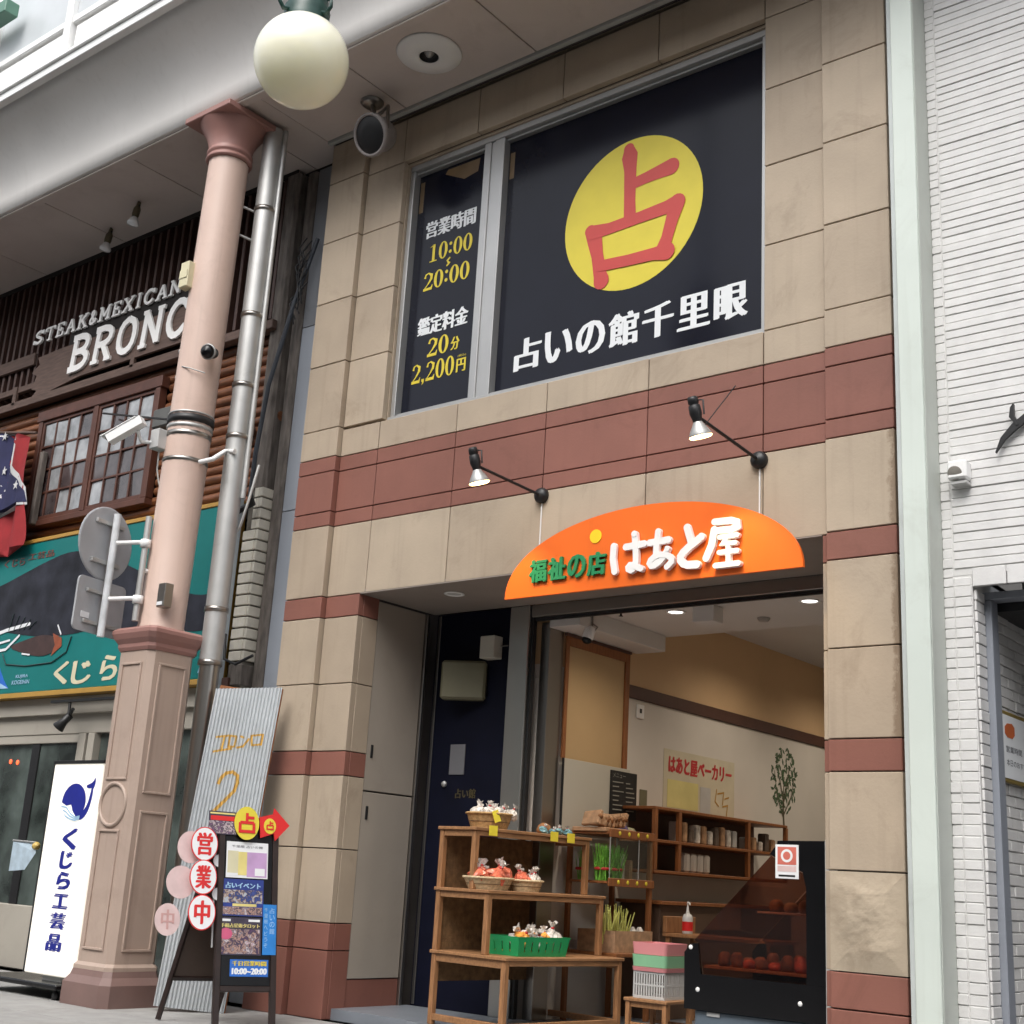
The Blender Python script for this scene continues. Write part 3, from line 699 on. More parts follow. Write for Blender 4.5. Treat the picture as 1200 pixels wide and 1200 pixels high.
# =================================================================== COLUMN
CX, CY = -.86, -.88
K = thing('arcade_column', 'tall pink round column on a tan panelled pedestal with rose capital', 'column', (CX, CY, 0))
BX, BY = -.935, -.90      # pedestal centre (the shaft stands a touch out of plumb)
def octs(h, ch): return [(h, -h+ch), (h, h-ch), (h-ch, h), (-h+ch, h), (-h, h-ch), (-h, -h+ch), (-h+ch, -h), (h-ch, -h)]
def stack(levels, nm, m, parent=K):
    b = MB(); vs = []
    for h, ch, z in levels: vs += [(BX+x, BY+y, z) for x, y in octs(h*.9, ch*.9)]
    nl = len(levels)
    fs = [(i*8+k, i*8+(k+1) % 8, (i+1)*8+(k+1) % 8, (i+1)*8+k) for i in range(nl-1) for k in range(8)]
    fs += [tuple(range(8))[::-1], tuple((nl-1)*8+k for k in range(8))]
    b.add(vs, fs); return b.build(nm, m, parent)
stack([(.345, .07, .0), (.345, .07, .17), (.30, .06, .225), (.285, .055, .27)], 'plinth', plinth_m)
stack([(.285, .055, .271), (.285, .055, .30), (.262, .055, .325), (.262, .055, 2.84)], 'pedestal', ped_m)
stack([(.27, .05, 2.841), (.285, .05, 2.87), (.285, .05, 2.90), (.315, .05, 2.94), (.335, .05, 2.985), (.335, .05, 3.015), (.30, .05, 3.04)], 'pedestal_cornice', cap_m)
def frame_on(side, a0, a1, z0, z1, wd=.02, pr=.014):
    """raised moulding rectangle; side 'f' = street face, 'r' = right face"""
    b = MB()
    for (p0, p1, q0, q1) in ((a0, a1, z0, z0+wd), (a0, a1, z1-wd, z1), (a0, a0+wd, z0+wd, z1-wd), (a1-wd, a1, z0+wd, z1-wd)):
        if side == 'f': b.cbox(BX+p0, BX+p1, BY-.236-pr, BY-.2355, q0, q1, .005)
        else: b.cbox(BX+.2355, BX+.236+pr, BY+p0, BY+p1, q0, q1, .005)
    return b.build('panel_moulding', ped_m, K)
for sd_ in ('f', 'r'):
    frame_on(sd_, -.14, .14, .42, 1.36 if sd_ == 'f' else 1.52)
    frame_on(sd_, -.14, .14, 1.76 if sd_ == 'f' else 1.66, 2.74)
MB().lathe((BX, BY-.236, 1.56), [(.185, .001), (.185, .012), (.17, .02), (.155, .012), (.155, .001)], 36, axis=(0, -1, 0)).build('round_medallion', ped_m, K)
sh = [(.205, 3.041), (.205, 3.07), (.198, 3.09), (.200, 4.6), (.196, 6.0), (.190, 7.60)]
MB().tube([(BX+(CX-BX)*(z-3.04)/4.56, BY+(CY-BY)*(z-3.04)/4.56, z) for r_, z in sh], [r_ for r_, z in sh], 16).build('shaft', col_pink, K)
MB().lathe((CX, CY, 0), [(.19, 7.60), (.215, 7.605), (.222, 7.62), (.215, 7.64), (.20, 7.645), (.205, 7.665), (.218, 7.675), (.218, 7.695), (.205, 7.71), (.205, 7.73), (.22, 7.80), (.25, 7.87), (.295, 7.94), (.322, 7.985)], 40).build('capital', cap_m, K)
MB().cbox(CX-.33, CX+.33, CY-.33, CY+.33, 7.986, 8.05, .008).build('abacus', cap_m, K)
def ring(z0, z1, r, nm, m, parent=K): return MB().lathe((BX+(CX-BX)*(z0-3.04)/4.56, BY+(CY-BY)*(z0-3.04)/4.56, 0), [(.195, z0), (r, z0+.003), (r, z1-.003), (.195, z1)], 32).build(nm, m, parent)
ring(4.93, 5.00, .210, 'black_strap', black); ring(4.88, 4.915, .206, 'steel_strap', steel); ring(5.01, 5.03, .206, 'steel_strap', steel)
ring(4.80, 4.85, .204, 'grey_strap', steel_dk); ring(4.56, 4.60, .204, 'grey_strap', steel_dk)
# small boxes fixed to the column
t = thing('junction_box', 'small cream plastic box fixed high on the pink column', 'box', (CX, CY, 6.0))
MB().cbox(CX-.17, CX-.05, CY-.26, CY-.17, 6.24, 6.50, .008).build('box_body', mat('cream_plastic', (.62, .57, .38), .45, .05), t)
MB().cbox(CX-.165, CX-.055, CY-.267, CY-.2605, 6.33, 6.41, .003).build('box_cover', mat('cream_plastic', (.6, .6, .4)), t)
t = thing('switch_box', 'small grey metal box on the lower part of the pink column shaft', 'box', (CX, CY, 3.4))
MB().cbox(CX+.09, CX+.19, CY-.22, CY-.13, 3.21, 3.42, .006).build('box_body', steel_dk, t)
MB().cbox(CX+.105, CX+.175, CY-.227, CY-.2205, 3.225, 3.255, .002).build('box_label', whitep, t)
# wired hooks and small camera ball above the strap
t = thing('security_dome', 'small black camera ball with chrome ring on the pink column above the black strap', 'camera', (CX+.1, CY-.2, 5.33))
MB().lathe((CX+.25, CY-.13, 5.56), [(.05, -.09), (.065, .02), (.06, .05), (.045, .07), (0, .085)], 18, axis=(.5, -1, -.3)).build('camera_ball', blackgloss, t)
MB().lathe((CX+.25, CY-.13, 5.56), [(.066, .0), (.075, .02), (.07, .035), (.06, .03)], 18, axis=(.5, -1, -.3)).build('chrome_ring', steel, t)
b = MB()
for z, a_ in ((5.66, -.17), (5.40, -.17)): b.lathe((CX+a_, CY-.10, z), [(0, .05), (.02, .045), (.025, .02), (.02, 0)], 10, axis=(-.6, -1, 0))
b.tube([(CX-.02, CY-.205, 5.45), (CX+.1, CY-.20, 5.41), (CX+.19, CY-.1, 5.38)], .006, 6)
b.build('hook_eyes', steel, K)
# CCTV bullet camera with its box
t = thing('bullet_camera', 'white bullet security camera pointing down left, bracketed to the pink column', 'security camera', (CX-.35, CY-.3, 4.7))
MB().tube([(CX-.18, CY-.2, 4.74), (CX-.25, CY-.36, 4.72), (CX-.24, CY-.42, 4.80)], .018, 8).build('bracket', white, t)
c0 = Vector((CX-.19, CY-.42, 4.90)); c1 = Vector((CX-.46, CY-.56, 4.72))
T = frame_mtx(tuple(c1), c0-c1, (0, 0, 1))
body = MB(); L_ = (c0-c1).length
body.add([T @ v for v in [Vector(p) for p in ((0, -.05, -.05), (L_, -.05, -.05), (L_, .03, -.045), (0, .03, -.045), (0, -.05, .045), (L_, -.05, .045), (L_, .03, .045), (0, .03, .045))]], [(0,3,2,1),(4,5,6,7),(0,1,5,4),(1,2,6,5),(2,3,7,6),(3,0,4,7)])
body.build('camera_body', white, t)
hd = MB(); hd.cbox(-.04, L_*.9, .032, .042, -.052, .052, .005, T=T); hd.build('sun_hood', white, t)
MB().lathe(tuple(c1), [(0, .012), (.03, .012), (.04, .0)], 14, axis=c1-c0).build('lens', blackgloss, t)
t2 = MB(); t2.cbox(CX-.23, CX-.11, CY-.29, CY-.17, 4.67, 4.85, .006); t2.build('connection_box', greypl, t)
MB().tube([(CX-.17, CY-.22, 4.67), (CX-.19, CY-.2, 4.50), (CX-.19, CY-.17, 4.40), (CX-.16, CY-.14, 4.28)], .008, 6).build('cable', greypl, t)
# floodlight hung at the log front
t = thing('wall_floodlight', 'dark floodlight on a thin rod beside the log front window', 'floodlight', (-2.6, -.35, 5.5))
MB().tube([(-3.75, .0, 5.88), (CX-.2, CY-.02, 5.02)], .012, 6).build('rod', black, t)
MB().cbox(-2.75, -2.45, -.05, .12, 5.50, 5.72, .02).build('lamp_body', mat('dark_grey_metal', (.10, .10, .095), .5, .2), t)

# road signs seen from behind, on the column
t = thing('round_road_sign', 'round grey back of a road sign on white pole beside the column', 'road sign', (-1.25, -1.35, 3.76))
ax = Vector((.975, .22, 0)).normalized()
MB().lathe((-1.28, -1.33, 3.775), [(0, .0), (.315, 0), (.325, -.006), (.325, -.015), (.315, -.02), (0, -.02)], 40, axis=ax, smooth=False).build('sign_plate', mat('sign_back_grey', (.40, .41, .43), .45, .1, 3, .05, stain=.2), t)
ta = Vector((-ax.y, ax.x, 0))
sb = MB()
for z in (3.95, 3.60):
    T = frame_mtx((-1.28, -1.33, z), ta, (0, 0, 1)); sb.cbox(-.17, .17, -.018, .018, -.03, -.001, .003, T=T) if False else sb.cbox(-.17, .17, -.018, .018, .001, .03, .003, T=T)
    sb.build('back_rail', steel, t); sb = MB()
t_r = thing('rectangular_road_sign', 'rounded rectangular grey back of a road sign under the round one', 'road sign', (-1.27, -1.36, 3.25))
def rrect(a, b, r, n=5):
    o = []
    for cx, cy, s0 in ((a-r, b-r, 0), (-a+r, b-r, 1), (-a+r, -b+r, 2), (a-r, -b+r, 3)):
        for k in range(n+1): t_ = (s0+k/n)*math.pi/2; o.append((cx+r*math.cos(t_), cy+r*math.sin(t_)))
    return o
MB().prism(rrect(.29, .235, .05), (-1.28, -1.30, 3.21), ta, (0, 0, 1), -.02, -.002).build('sign_plate', mat('sign_back_grey', (.4, .41, .43)), t_r)
sb = MB()
T = frame_mtx((-1.28, -1.30, 0), ta, (0, 0, 1))
for z in (3.33, 3.06): MB().cbox(-.2, .2, z-.015, z+.015, .0, .028, .003, T=T).build('back_rail', steel, t_r)
T = frame_mtx((-1.28, -1.30, 0), ta, (0, 0, 1))
MB().cbox(-.22, -.12, 3.09, 3.14, .0, .004, .001, T=T).build('white_sticker', whitep, t_r)
t = thing('sign_bracket', 'white pole and galvanised arms that hold the two road signs to the column', 'bracket', (-1.2, -1.3, 3.5))
po = Vector((-1.215, -1.30, 0))
MB().tube([po+Vector((0, 0, 2.95)), po+Vector((0, 0, 4.04))], .032, 14).build('white_pole', mat('white_galvanised', (.62, .64, .66), .45, .15, 12, .2), t)
po2 = Vector((-.98, -1.14, 0))
MB().tube([po2+Vector((0, 0, 3.10)), po2+Vector((0, 0, 4.03))], .028, 12).build('grey_pole', steel, t)
for z in (3.78, 3.28):
    b = MB(); b.tube([po+Vector((0, 0, z)), po2+Vector((0, 0, z+.02))], .02, 8); b.lathe(po2+Vector((0, 0, z-.03)), [(.028, 0), (.045, .002), (.045, .07), (.028, .072)], 12); b.build('arm', white, t)
MB().tube([po2+Vector((0, 0, 3.55)), (CX-.12, CY-.15, 3.55)], .02, 8).build('arm', white, t)

# downpipe
DP = thing('downpipe', 'silver steel drainpipe running from the canopy behind the pink column to the ground', 'pipe', (-.62, -.6, 0))
px_, py_ = -.61, -.58
MB().tube([(px_, py_, 0.0), (px_, py_, 2.8)], .088, 20).build('lower_pipe', steel_dk, DP)
MB().tube([(px_, py_, 2.8), (px_, py_, 8.04)], .097, 20).build('upper_pipe', steel, DP)
MB().tube([(px_+.10, py_+.06, 4.3), (px_+.10, py_+.06, 8.04)], .026, 10).build('side_conduit', steel, DP)
for z in (2.78, 3.25, 4.85, 5.35, 6.05, 7.15):
    MB().lathe((px_, py_, z), [(.085, 0), (.106, .003), (.106, .045), (.085, .048)], 20).build('pipe_collar', steel_dk, DP)
for z in (7.15, 6.85): MB().tube([(px_-.05, py_, z), (CX+.1, CY+.15, z+.05)], .012, 6).build('wall_tie', steel, DP)
MB().tube([(CX+.17, CY-.02, 4.56), (CX+.30, CY+.02, 4.58), (px_-.02, py_-.10, 4.72), (px_+.10, py_-.09, 4.70)], .022, 8).build('white_elbow', white, DP)
t = thing('black_cable', 'dark cable slanting down behind the silver drainpipe', 'cable', (-.5, -.1, 5))
MB().tube([(-.62, .12, 7.2), (-.75, .02, 6.5), (-.85, -.1, 5.6), (-.9, -.12, 4.9), (-.93, -.10, 4.5)], .022, 8).build('cable', mat('blue_grey_cable', (.05, .06, .075), .5, .2), t)
b = MB()
for k in range(14):
    z = 7.2-.05*k
    b.tube([(-.66+random.uniform(-.05, .05), .05, z), (-.72+random.uniform(-.08, .06), .0, z-.12), (-.70+random.uniform(-.06, .06), .04, z-.28)], .008, 5)
b.build('cable_bundle', black, t)
MB().tube([(-.93, -.10, 4.5), (-1.0, .0, 4.46), (-1.1, -.05, 4.40), (-1.15, -.08, 4.36)], .03, 8).build('cable_clamp', black, t)
MB().tube([(-.42, -.45, 4.62), (-.44, -.5, 4.3), (-.52, -.5, 4.05), (-.62, -.48, 3.98), (-.74, -.45, 4.0)], .012, 8).build('grey_loop', greypl, t)
MB().tube([(-1.15, -.02, 3.2), (-1.05, -.08, 2.95), (-.92, -.05, 2.9), (-.75, .0, 2.98)], .014, 6).build('lower_cable', black, t)

# =================================================================== LOG RESTAURANT BUILDING (left)
LB = thing('log_building', 'dark log-clad restaurant front with slatted top and red-brown grid window', 'building', (-4, .2, 0))
LX0, LX1 = -9.0, -1.0
MB().box(LX0-3, -.36, .36, 9, 0, 10.5).build('building_body', dark_m, LB)
MB().box(LX0-3, LX1+.25, .22, .355, 4.4, 8.08).build('back_board', dark_m, LB)
def log(x0, x1, z, r, y=.20):
    b = MB(); n = max(2, int((x1-x0)/.5)); pts = []; rs = []
    for i in range(n+1):
        x = x0+(x1-x0)*i/n; pts.append((x, y+random.uniform(-.006, .006), z+random.uniform(-.006, .006))); rs.append(r*random.uniform(.94, 1.04))
    b.tube(pts, rs, 12); return b.build('log', log_m, LB)
z = 4.58; WX0, WX1, WZ0, WZ1 = -5.16, -2.84, 4.80, 6.14
while z < 6.32:
    r_ = random.uniform(.050, .062)
    if WZ0-.02 < z < WZ1:
        log(LX0-2, WX0-.02, z, r_); log(WX1+.02, LX1+random.uniform(-.08, .05), z, r_)
    else: log(LX0-2, LX1+random.uniform(-.08, .05), z, r_)
    z += r_*2-.006
MB().lathe((-1.35, .10, 5.28), [(0, .04), (.10, .04), (.115, .0)], 8, axis=(.2, -1, 0), smooth=False).build('log_end_board', plank_m, LB)
# slats over a dark board
for k in range(62):
    x = -9.6+.14*k
    if x > -1.02: break
    MB().cbox(x-.022, x+.022, .10, .219, 6.46 if x > -2.3 else (6.95 if x > -5.5 else 6.5), 8.088, .004).build('slat', slat_m, LB)
MB().box(LX0-3, LX1, .085, .0995, 8.03, 8.0885).build('top_rail', dark_m, LB)
MB().cbox(LX0-3, LX1, .13, .219, 6.34, 6.46, .006).build('rail', plank_m, LB)
MB().cbox(LX0-3, LX1-.05, .02, .129, 6.30, 6.40, .006).build('rail', plank_m, LB)
MB().cbox(LX0-3, -5.52, .06, .10, 6.86, 7.02, .006).build('rail', plank_m, LB)
MB().cbox(LX0-3, -5.3, .04, .10, 6.52, 6.60, .006).build('rail', plank_m, LB)
MB().cbox(-5.80, -5.73, .02, .06, 6.36, 6.60, .004).build('post', plank_m, LB)
MB().cbox(-3.42, -3.35, .02, .06, 6.36, 6.54, .004).build('post', plank_m, LB)
# grid window
lw = MB()
for x0, x1 in ((WX0, WX0+.08), (-4.045, -3.965), (WX1-.08, WX1)): lw.cbox(x0, x1, .06, .16, WZ0, WZ1, .006)
lw.cbox(WX0, WX1, .055, .161, WZ0-.07, WZ0-.001, .006); lw.cbox(WX0-.03, WX1+.03, .05, .161, WZ1-.10, WZ1+.03, .006)
lwo = lw.build('grid_window', winwood, LB)
def sash(x0, x1):
    b = MB(); z0, z1 = WZ0+.001, WZ1-.101
    b.cbox(x0, x0+.035, .075, .12, z0, z1, .004); b.cbox(x1-.035, x1, .075, .12, z0, z1, .004)
    b.cbox(x0+.035, x1-.035, .077, .118, z0, z0+.05, .004); b.cbox(x0+.035, x1-.035, .077, .118, z1-.04, z1, .004)
    n = 4; xs = [x0+.035+(x1-x0-.07)*i/n for i in range(n+1)]; zs = [z0+.05+(z1-z0-.09)*i/n for i in range(n+1)]
    for x in xs[1:-1]: b.cbox(x-.012, x+.012, .08, .115, z0+.051, z1-.041, .003)
    for zz in zs[1:-1]: b.cbox(x0+.036, x1-.036, .082, .113, zz-.012, zz+.012, .003)
    b.build('sash', winwood, lwo)
    for i in range(n):
        for j in range(n):
            T = Matrix.Translation(((xs[i]+xs[i+1])/2, .099, (zs[j]+zs[j+1])/2)) @ Matrix.Rotation(random.uniform(-.05, .05), 4, 'Z') @ Matrix.Rotation(random.uniform(-.05, .05), 4, 'X')
            hx, hz = (xs[1]-xs[0])/2-.008, (zs[1]-zs[0])/2-.008
            m = pane_refl if random.random() < (.75 if j >= 2 else .35) else paned
            MB().box(-hx, hx, -.002, .002, -hz, hz, T=T).build('pane', m, lwo)
pane_refl = mat('window_pane_pale_reflection', (.30, .31, .32), .08, .35, 6, 0, spec=.8)  # pale tone paints white reflections into panes, mostly the upper ones
paned = mat('window_pane_dark', (.07, .055, .055), .06, .5, 5, 0, spec=.8)
sash(WX0+.081, -4.046); sash(-3.964, WX1-.081)
# restaurant sign
RS = thing('restaurant_sign', 'dark plank sign with white slab lettering STEAK & MEXICAN above the log window', 'sign', (-4, .05, 6.9))
MB().prism([(-5.42, 6.36), (-5.28, 6.46), (-5.40, 6.50), (-5.33, 6.66), (-5.45, 6.72), (-5.30, 6.80), (-5.36, 6.90), (-4.9, 6.92), (-2.1, 6.90), (-2.1, 6.475), (-4.4, 6.47), (-5.0, 6.40)], (0, .06, 0), *XZ, 0, .035).build('sign_plank', plank_m, RS)
MB().prism([(-4.75, 6.93), (-2.15, 6.92), (-2.15, 7.10), (-4.75, 7.12)], (0, .07, 0), *XZ, 0, .03).build('upper_plank', dark_m, RS)
PR = (0, .02, 0)
SL = {  # strokes on a 1 x 1 box: thick, serif bars added
 'S': [[(.88,.80),(.5,.95),(.15,.78),(.25,.58),(.75,.42),(.85,.2),(.5,.05),(.1,.2)], [(.9,.95),(.9,.68)], [(.1,.32),(.1,.05)]],
 'T': [[(.5,.05),(.5,.93)], [(.05,.93),(.95,.93)], [(.05,.95),(.05,.72)], [(.95,.95),(.95,.72)], [(.3,.05),(.7,.05)]],
 'E': [[(.22,.05),(.22,.95)], [(.05,.94),(.9,.94)], [(.05,.06),(.9,.06)], [(.22,.5),(.65,.5)], [(.88,.94),(.88,.72)], [(.88,.06),(.88,.30)], [(.62,.62),(.62,.38)]],
 'A': [[(.15,.05),(.48,.95)], [(.48,.95),(.85,.05)], [(.28,.36),(.7,.36)], [(.0,.05),(.32,.05)], [(.66,.05),(1.,.05)]],
 'K': [[(.22,.05),(.22,.95)], [(.85,.93),(.25,.45)], [(.45,.6),(.85,.06)], [(.05,.95),(.4,.95)], [(.05,.05),(.4,.05)], [(.68,.94),(1.,.94)], [(.68,.05),(1.,.05)]],
 'M': [[(.18,.05),(.18,.95)], [(.18,.95),(.5,.3)], [(.5,.3),(.82,.95)], [(.82,.95),(.82,.05)], [(.02,.05),(.34,.05)], [(.66,.05),(.98,.05)], [(.02,.95),(.25,.95)], [(.76,.95),(.98,.95)]],
 'X': [[(.15,.95),(.85,.05)], [(.85,.95),(.15,.05)], [(.0,.95),(.32,.95)], [(.66,.95),(1.,.95)], [(.0,.05),(.32,.05)], [(.66,.05),(1.,.05)]],
 'I': [[(.5,.05),(.5,.95)], [(.25,.95),(.75,.95)], [(.25,.05),(.75,.05)]],
 'C': [[(.88,.72),(.7,.92),(.4,.94),(.15,.7),(.13,.35),(.35,.07),(.65,.06),(.9,.25)], [(.9,.95),(.9,.68)]],
 'N': [[(.18,.05),(.18,.95)], [(.18,.93),(.82,.07)], [(.82,.05),(.82,.95)], [(.02,.95),(.28,.95)], [(.68,.95),(.98,.95)], [(.02,.05),(.34,.05)]],
 'B': [[(.2,.05),(.2,.95)], [(.05,.94),(.6,.94),(.82,.82),(.8,.62),(.6,.52),(.25,.52)], [(.6,.52),(.88,.38),(.88,.18),(.65,.06),(.05,.06)]],
 'R': [[(.2,.05),(.2,.95)], [(.05,.94),(.6,.94),(.85,.8),(.82,.6),(.6,.5),(.25,.5)], [(.5,.5),(.85,.06)], [(.05,.05),(.38,.05)], [(.7,.05),(1.,.05)]],
 'O': [[(.5,.95),(.2,.82),(.12,.5),(.2,.18),(.5,.05),(.8,.18),(.88,.5),(.8,.82),(.5,.95)]],
 '&': [[(.9,.35),(.6,.07),(.25,.1),(.2,.35),(.6,.65),(.55,.9),(.35,.9),(.3,.7),(.85,.08)]]}
def slab(mb, s, x0, x1, z0, z1, wd, y, gap=.12, slant=.0, z0b=None):
    cw = {'I': .6, '&': .75, 'M': 1.15, 'E': .85}
    tot = sum(cw.get(c, 1) for c in s)+gap*(len(s)-1); x = x0; k = (x1-x0)/tot; i = 0
    for c in s:
        w_ = cw.get(c, 1)*k
        for st in SL[c]:
            i += 1
            if len(st) > 3:
                q_ = [st[0]]
                for a_, b_ in zip(st[:-1], st[1:]): q_ += [(a_[0]*.75+b_[0]*.25, a_[1]*.75+b_[1]*.25), (a_[0]*.25+b_[0]*.75, a_[1]*.25+b_[1]*.75)]
                st = q_+[st[-1]]
            thin = len(st) == 2 and abs(st[0][1]-st[1][1]) < .01
            mb.stroke([(x+p[0]*w_+slant*p[1]*(z1-z0), z0+p[1]*(z1-z0)) for p in st], wd*(.6 if thin else 1), (0, y, 0), *XZ, 0, .022+.0005*(i % 7), round_=False)
        x += w_+gap*k
for k, ch in enumerate('STEAK&MEXICAN'):
    cw_ = {'I': .6, '&': .8, 'M': 1.15, 'E': .85}; ws_ = [cw_.get(q, 1.)+.16 for q in 'STEAK&MEXICAN']; kk = 2.88/sum(ws_)
    x_ = -5.50+sum(ws_[:k])*kk; t = MB(); slab(t, ch, x_, x_+(ws_[k]-.16)*kk, 7.08, 7.26, .034, .03, slant=.1); t.build('small_white_letter', whitecab, RS)
for k, ch in enumerate('BRONC'):
    t = MB(); slab(t, ch, -4.64+.452*k, -4.64+.452*k+.395, 6.54, 6.99, .078, .02, slant=.08); t.build('white_letter', whitecab, RS)
# canopy spot bulbs
def clip_spot(x, y, label):
    t = thing('clip_spotlight', label, 'spotlight', (x, y, 8.09), group='small spotlights under the canopy over the restaurant sign')
    a = Vector((-.16, -.06, -1)).normalized(); c = Vector((x, y, 8.03))
    MB().lathe(c, [(.02, -.05), (.025, .0), (.04, .03), (.042, .10), (.035, .13)], 14, axis=a).build('lamp_holder', mat('dull_brass', (.16, .14, .09), .4, .1, metal=.5), t)
    MB().lathe(c, [(.03, .13), (.05, .17), (.068, .20), (.06, .225), (0, .235)], 16, axis=a).build('reflector_bulb', mat('pale_bulb', (.92, .94, .96), .15, .02), t)
    MB().tube([(x, y, 8.09), (x+.02, y, 8.02)], .014, 6).build('stem', black, t)
clip_spot(-3.82, -.22, 'nearer-left small spotlight under the canopy over the word STEAK side')
clip_spot(-3.02, -.42, 'right small spotlight under the canopy closest to the pink column')
# flag
FT = thing('flag', 'red flag with navy star-studded saltire hanging at the left edge of the log wall', 'flag', (-5.4, -.12, 5.9))
def fy(x, z): return -.12+.05*math.sin(7*x+1.5*z)+.03*math.sin(15*x-2*z)
def cloth(poly, off, m, nm):
    b = MB(); us = [p[0] for p in poly]; N = 1
    # triangulated fan on a fine grid: clip by row
    z0, z1 = min(p[1] for p in poly), max(p[1] for p in poly); rows = 26
    def span(zz):
        xs = []
        for i in range(len(poly)):
            a, c_ = poly[i], poly[(i+1) % len(poly)]
            if (a[1]-zz)*(c_[1]-zz) < 0: xs.append(a[0]+(c_[0]-a[0])*(zz-a[1])/(c_[1]-a[1]))
        return (min(xs), max(xs)) if len(xs) >= 2 else None
    prev = None; n = 14
    for i in range(rows+1):
        zz = z0+(z1-z0)*(i+.001 if i < rows else i-.001)/rows; sp = span(zz)
        if not sp: prev = None; continue
        row = [(sp[0]+(sp[1]-sp[0])*k/n, zz) for k in range(n+1)]
        if prev:
            q = [(x, fy(x, z_)-off, z_) for x, z_ in prev]+[(x, fy(x, z_)-off, z_) for x, z_ in row]
            b.add(q, [(k, k+1, n+2+k, n+1+k) for k in range(n)], 0, True)
        prev = row
    return b.build(nm, m, FT)
cloth([(-6.6, 6.1), (-5.5, 5.95), (-4.96, 5.77), (-4.80, 4.95), (-4.68, 4.45), (-5.17, 4.38), (-6.6, 4.40)], 0, flag_r, 'red_cloth')
cloth([(-6.6, 6.1), (-5.34, 5.92), (-5.38, 5.55), (-4.81, 5.16), (-4.75, 4.88), (-5.28, 5.22), (-5.62, 4.3), (-6.6, 4.6)], .006, flag_w, 'white_edging')
cloth([(-6.6, 6.0), (-5.42, 5.92), (-5.45, 5.50), (-4.81, 5.10), (-4.76, 4.94), (-5.32, 5.30), (-5.74, 4.3), (-6.6, 4.75)], .012, flag_b, 'navy_saltire')
def star(cx, cz, r_):
    return [(cx+(r_ if k % 2 == 0 else r_*.4)*math.sin(math.pi*k/5), cz+(r_ if k % 2 == 0 else r_*.4)*math.cos(math.pi*k/5)) for k in range(10)]
for cx, cz in ((-5.08, 5.20), (-5.55, 5.88), (-5.50, 5.45), (-5.62, 5.05)):
    y_ = fy(cx, cz)-.03; MB().prism(star(cx, cz, .06), (0, y_, 0), *XZ, 0, .003).build('white_star', flag_w, FT)
MB().tube([(-6.6, -.1, 6.12), (-4.9, -.1, 5.82)], .018, 8).build('flag_pole', plank_m, FT)
MB().cbox(-4.93, -4.86, .0, .07, 4.75, 5.62, .008).build('weathered_board', weath, LB)

# teal whale signboard
TS = thing('whale_signboard', 'teal shop signboard with a dark whale, a squid and cream kana, bordered in mustard', 'sign', (-4, .0, 3.7))
MB().cbox(-9.0, -1.30, .0, .14, 2.80, 4.50, .006).build('teal_panel', teal, TS)
MB().cbox(-9.0, -1.25, -.012, .141, 2.745, 2.799, .004).build('mustard_edge', gold, TS)
MB().cbox(-9.0, -1.25, -.012, .141, 4.501, 4.545, .004).build('mustard_edge', gold, TS)
MB().cbox(-1.299, -1.25, -.011, .14, 2.80, 4.50, .004).build('mustard_edge', gold, TS)
PT = (0, -.0005, 0)
def smoothpoly(p, it=2):
    for _ in range(it):
        q = []
        for i in range(len(p)):
            a, b = p[i], p[(i+1) % len(p)]; q += [(a[0]*.75+b[0]*.25, a[1]*.75+b[1]*.25), (a[0]*.25+b[0]*.75, a[1]*.25+b[1]*.75)]
        p = q
    return p
wh = smoothpoly([(-6.8, 4.0), (-5.9, 3.98), (-5.29, 4.05), (-4.825, 4.16), (-4.374, 4.26), (-4.005, 4.32), (-3.629, 4.29), (-3.172, 4.16), (-2.72, 3.99), (-2.3, 3.83), (-1.745, 3.62), (-1.35, 3.62), (-1.35, 3.30), (-1.659, 3.25), (-2.1, 3.36), (-2.791, 3.38), (-3.285, 3.42), (-3.738, 3.38), (-4.306, 3.40), (-4.712, 3.45), (-5.133, 3.52), (-6.8, 3.45)])
MB().prism(wh, PT, *XZ, 0, .003).build('whale_picture', whale_m, TS)
t = MB()
t.prism(smoothpoly([(-4.93, 3.33), (-4.571, 3.385), (-4.306, 3.42), (-4.07, 3.40), (-3.897, 3.31), (-4.019, 3.20), (-4.28, 3.175), (-4.652, 3.25)]), (0, -.0036, 0), *XZ, 0, .002)
t.build('squid_picture', mat('dark_squid_print', (.055, .028, .025), .4, .3, 8, 0), TS)
MB().prism([(-4.06, 3.42), (-3.88, 3.36), (-3.86, 3.27), (-4.04, 3.17), (-3.99, 3.29)], (0, -.006, 0), *XZ, 0, .0015).build('rust_patch', mat('rust_print', (.28, .07, .03), .4, .2, 8, 0), TS)
t = MB()
for st, wd in (([(-5.5, 3.44), (-5.0, 3.52), (-4.55, 3.56)], .04), ([(-5.4, 3.28), (-4.95, 3.30), (-4.72, 3.44)], .03), ([(-5.3, 3.36), (-4.9, 3.40)], .025), ([(-4.60, 3.23), (-4.45, 3.21)], .018), ([(-3.98, 3.50), (-3.90, 3.40)], .02)):
    t.stroke(st, wd, (0, -.006, 0), *XZ, 0, .002)
t.build('white_scratches', whitep, TS)
t = MB()
for k in range(5): t.tube([(-4.95+.1*k, -.008, 3.50), (-4.9+.12*k, -.008, 3.70-.03*k)], .006, 4)
t.tube([(-5.0, -.008, 3.25), (-4.9, -.008, 3.13), (-4.5, -.008, 3.09), (-4.0, -.008, 3.10), (-3.75, -.008, 3.2), (-3.70, -.008, 3.36)], .007, 4)
t.build('fine_lines', mat('dark_line_print', (.03, .05, .05), .4), TS)
t = MB()
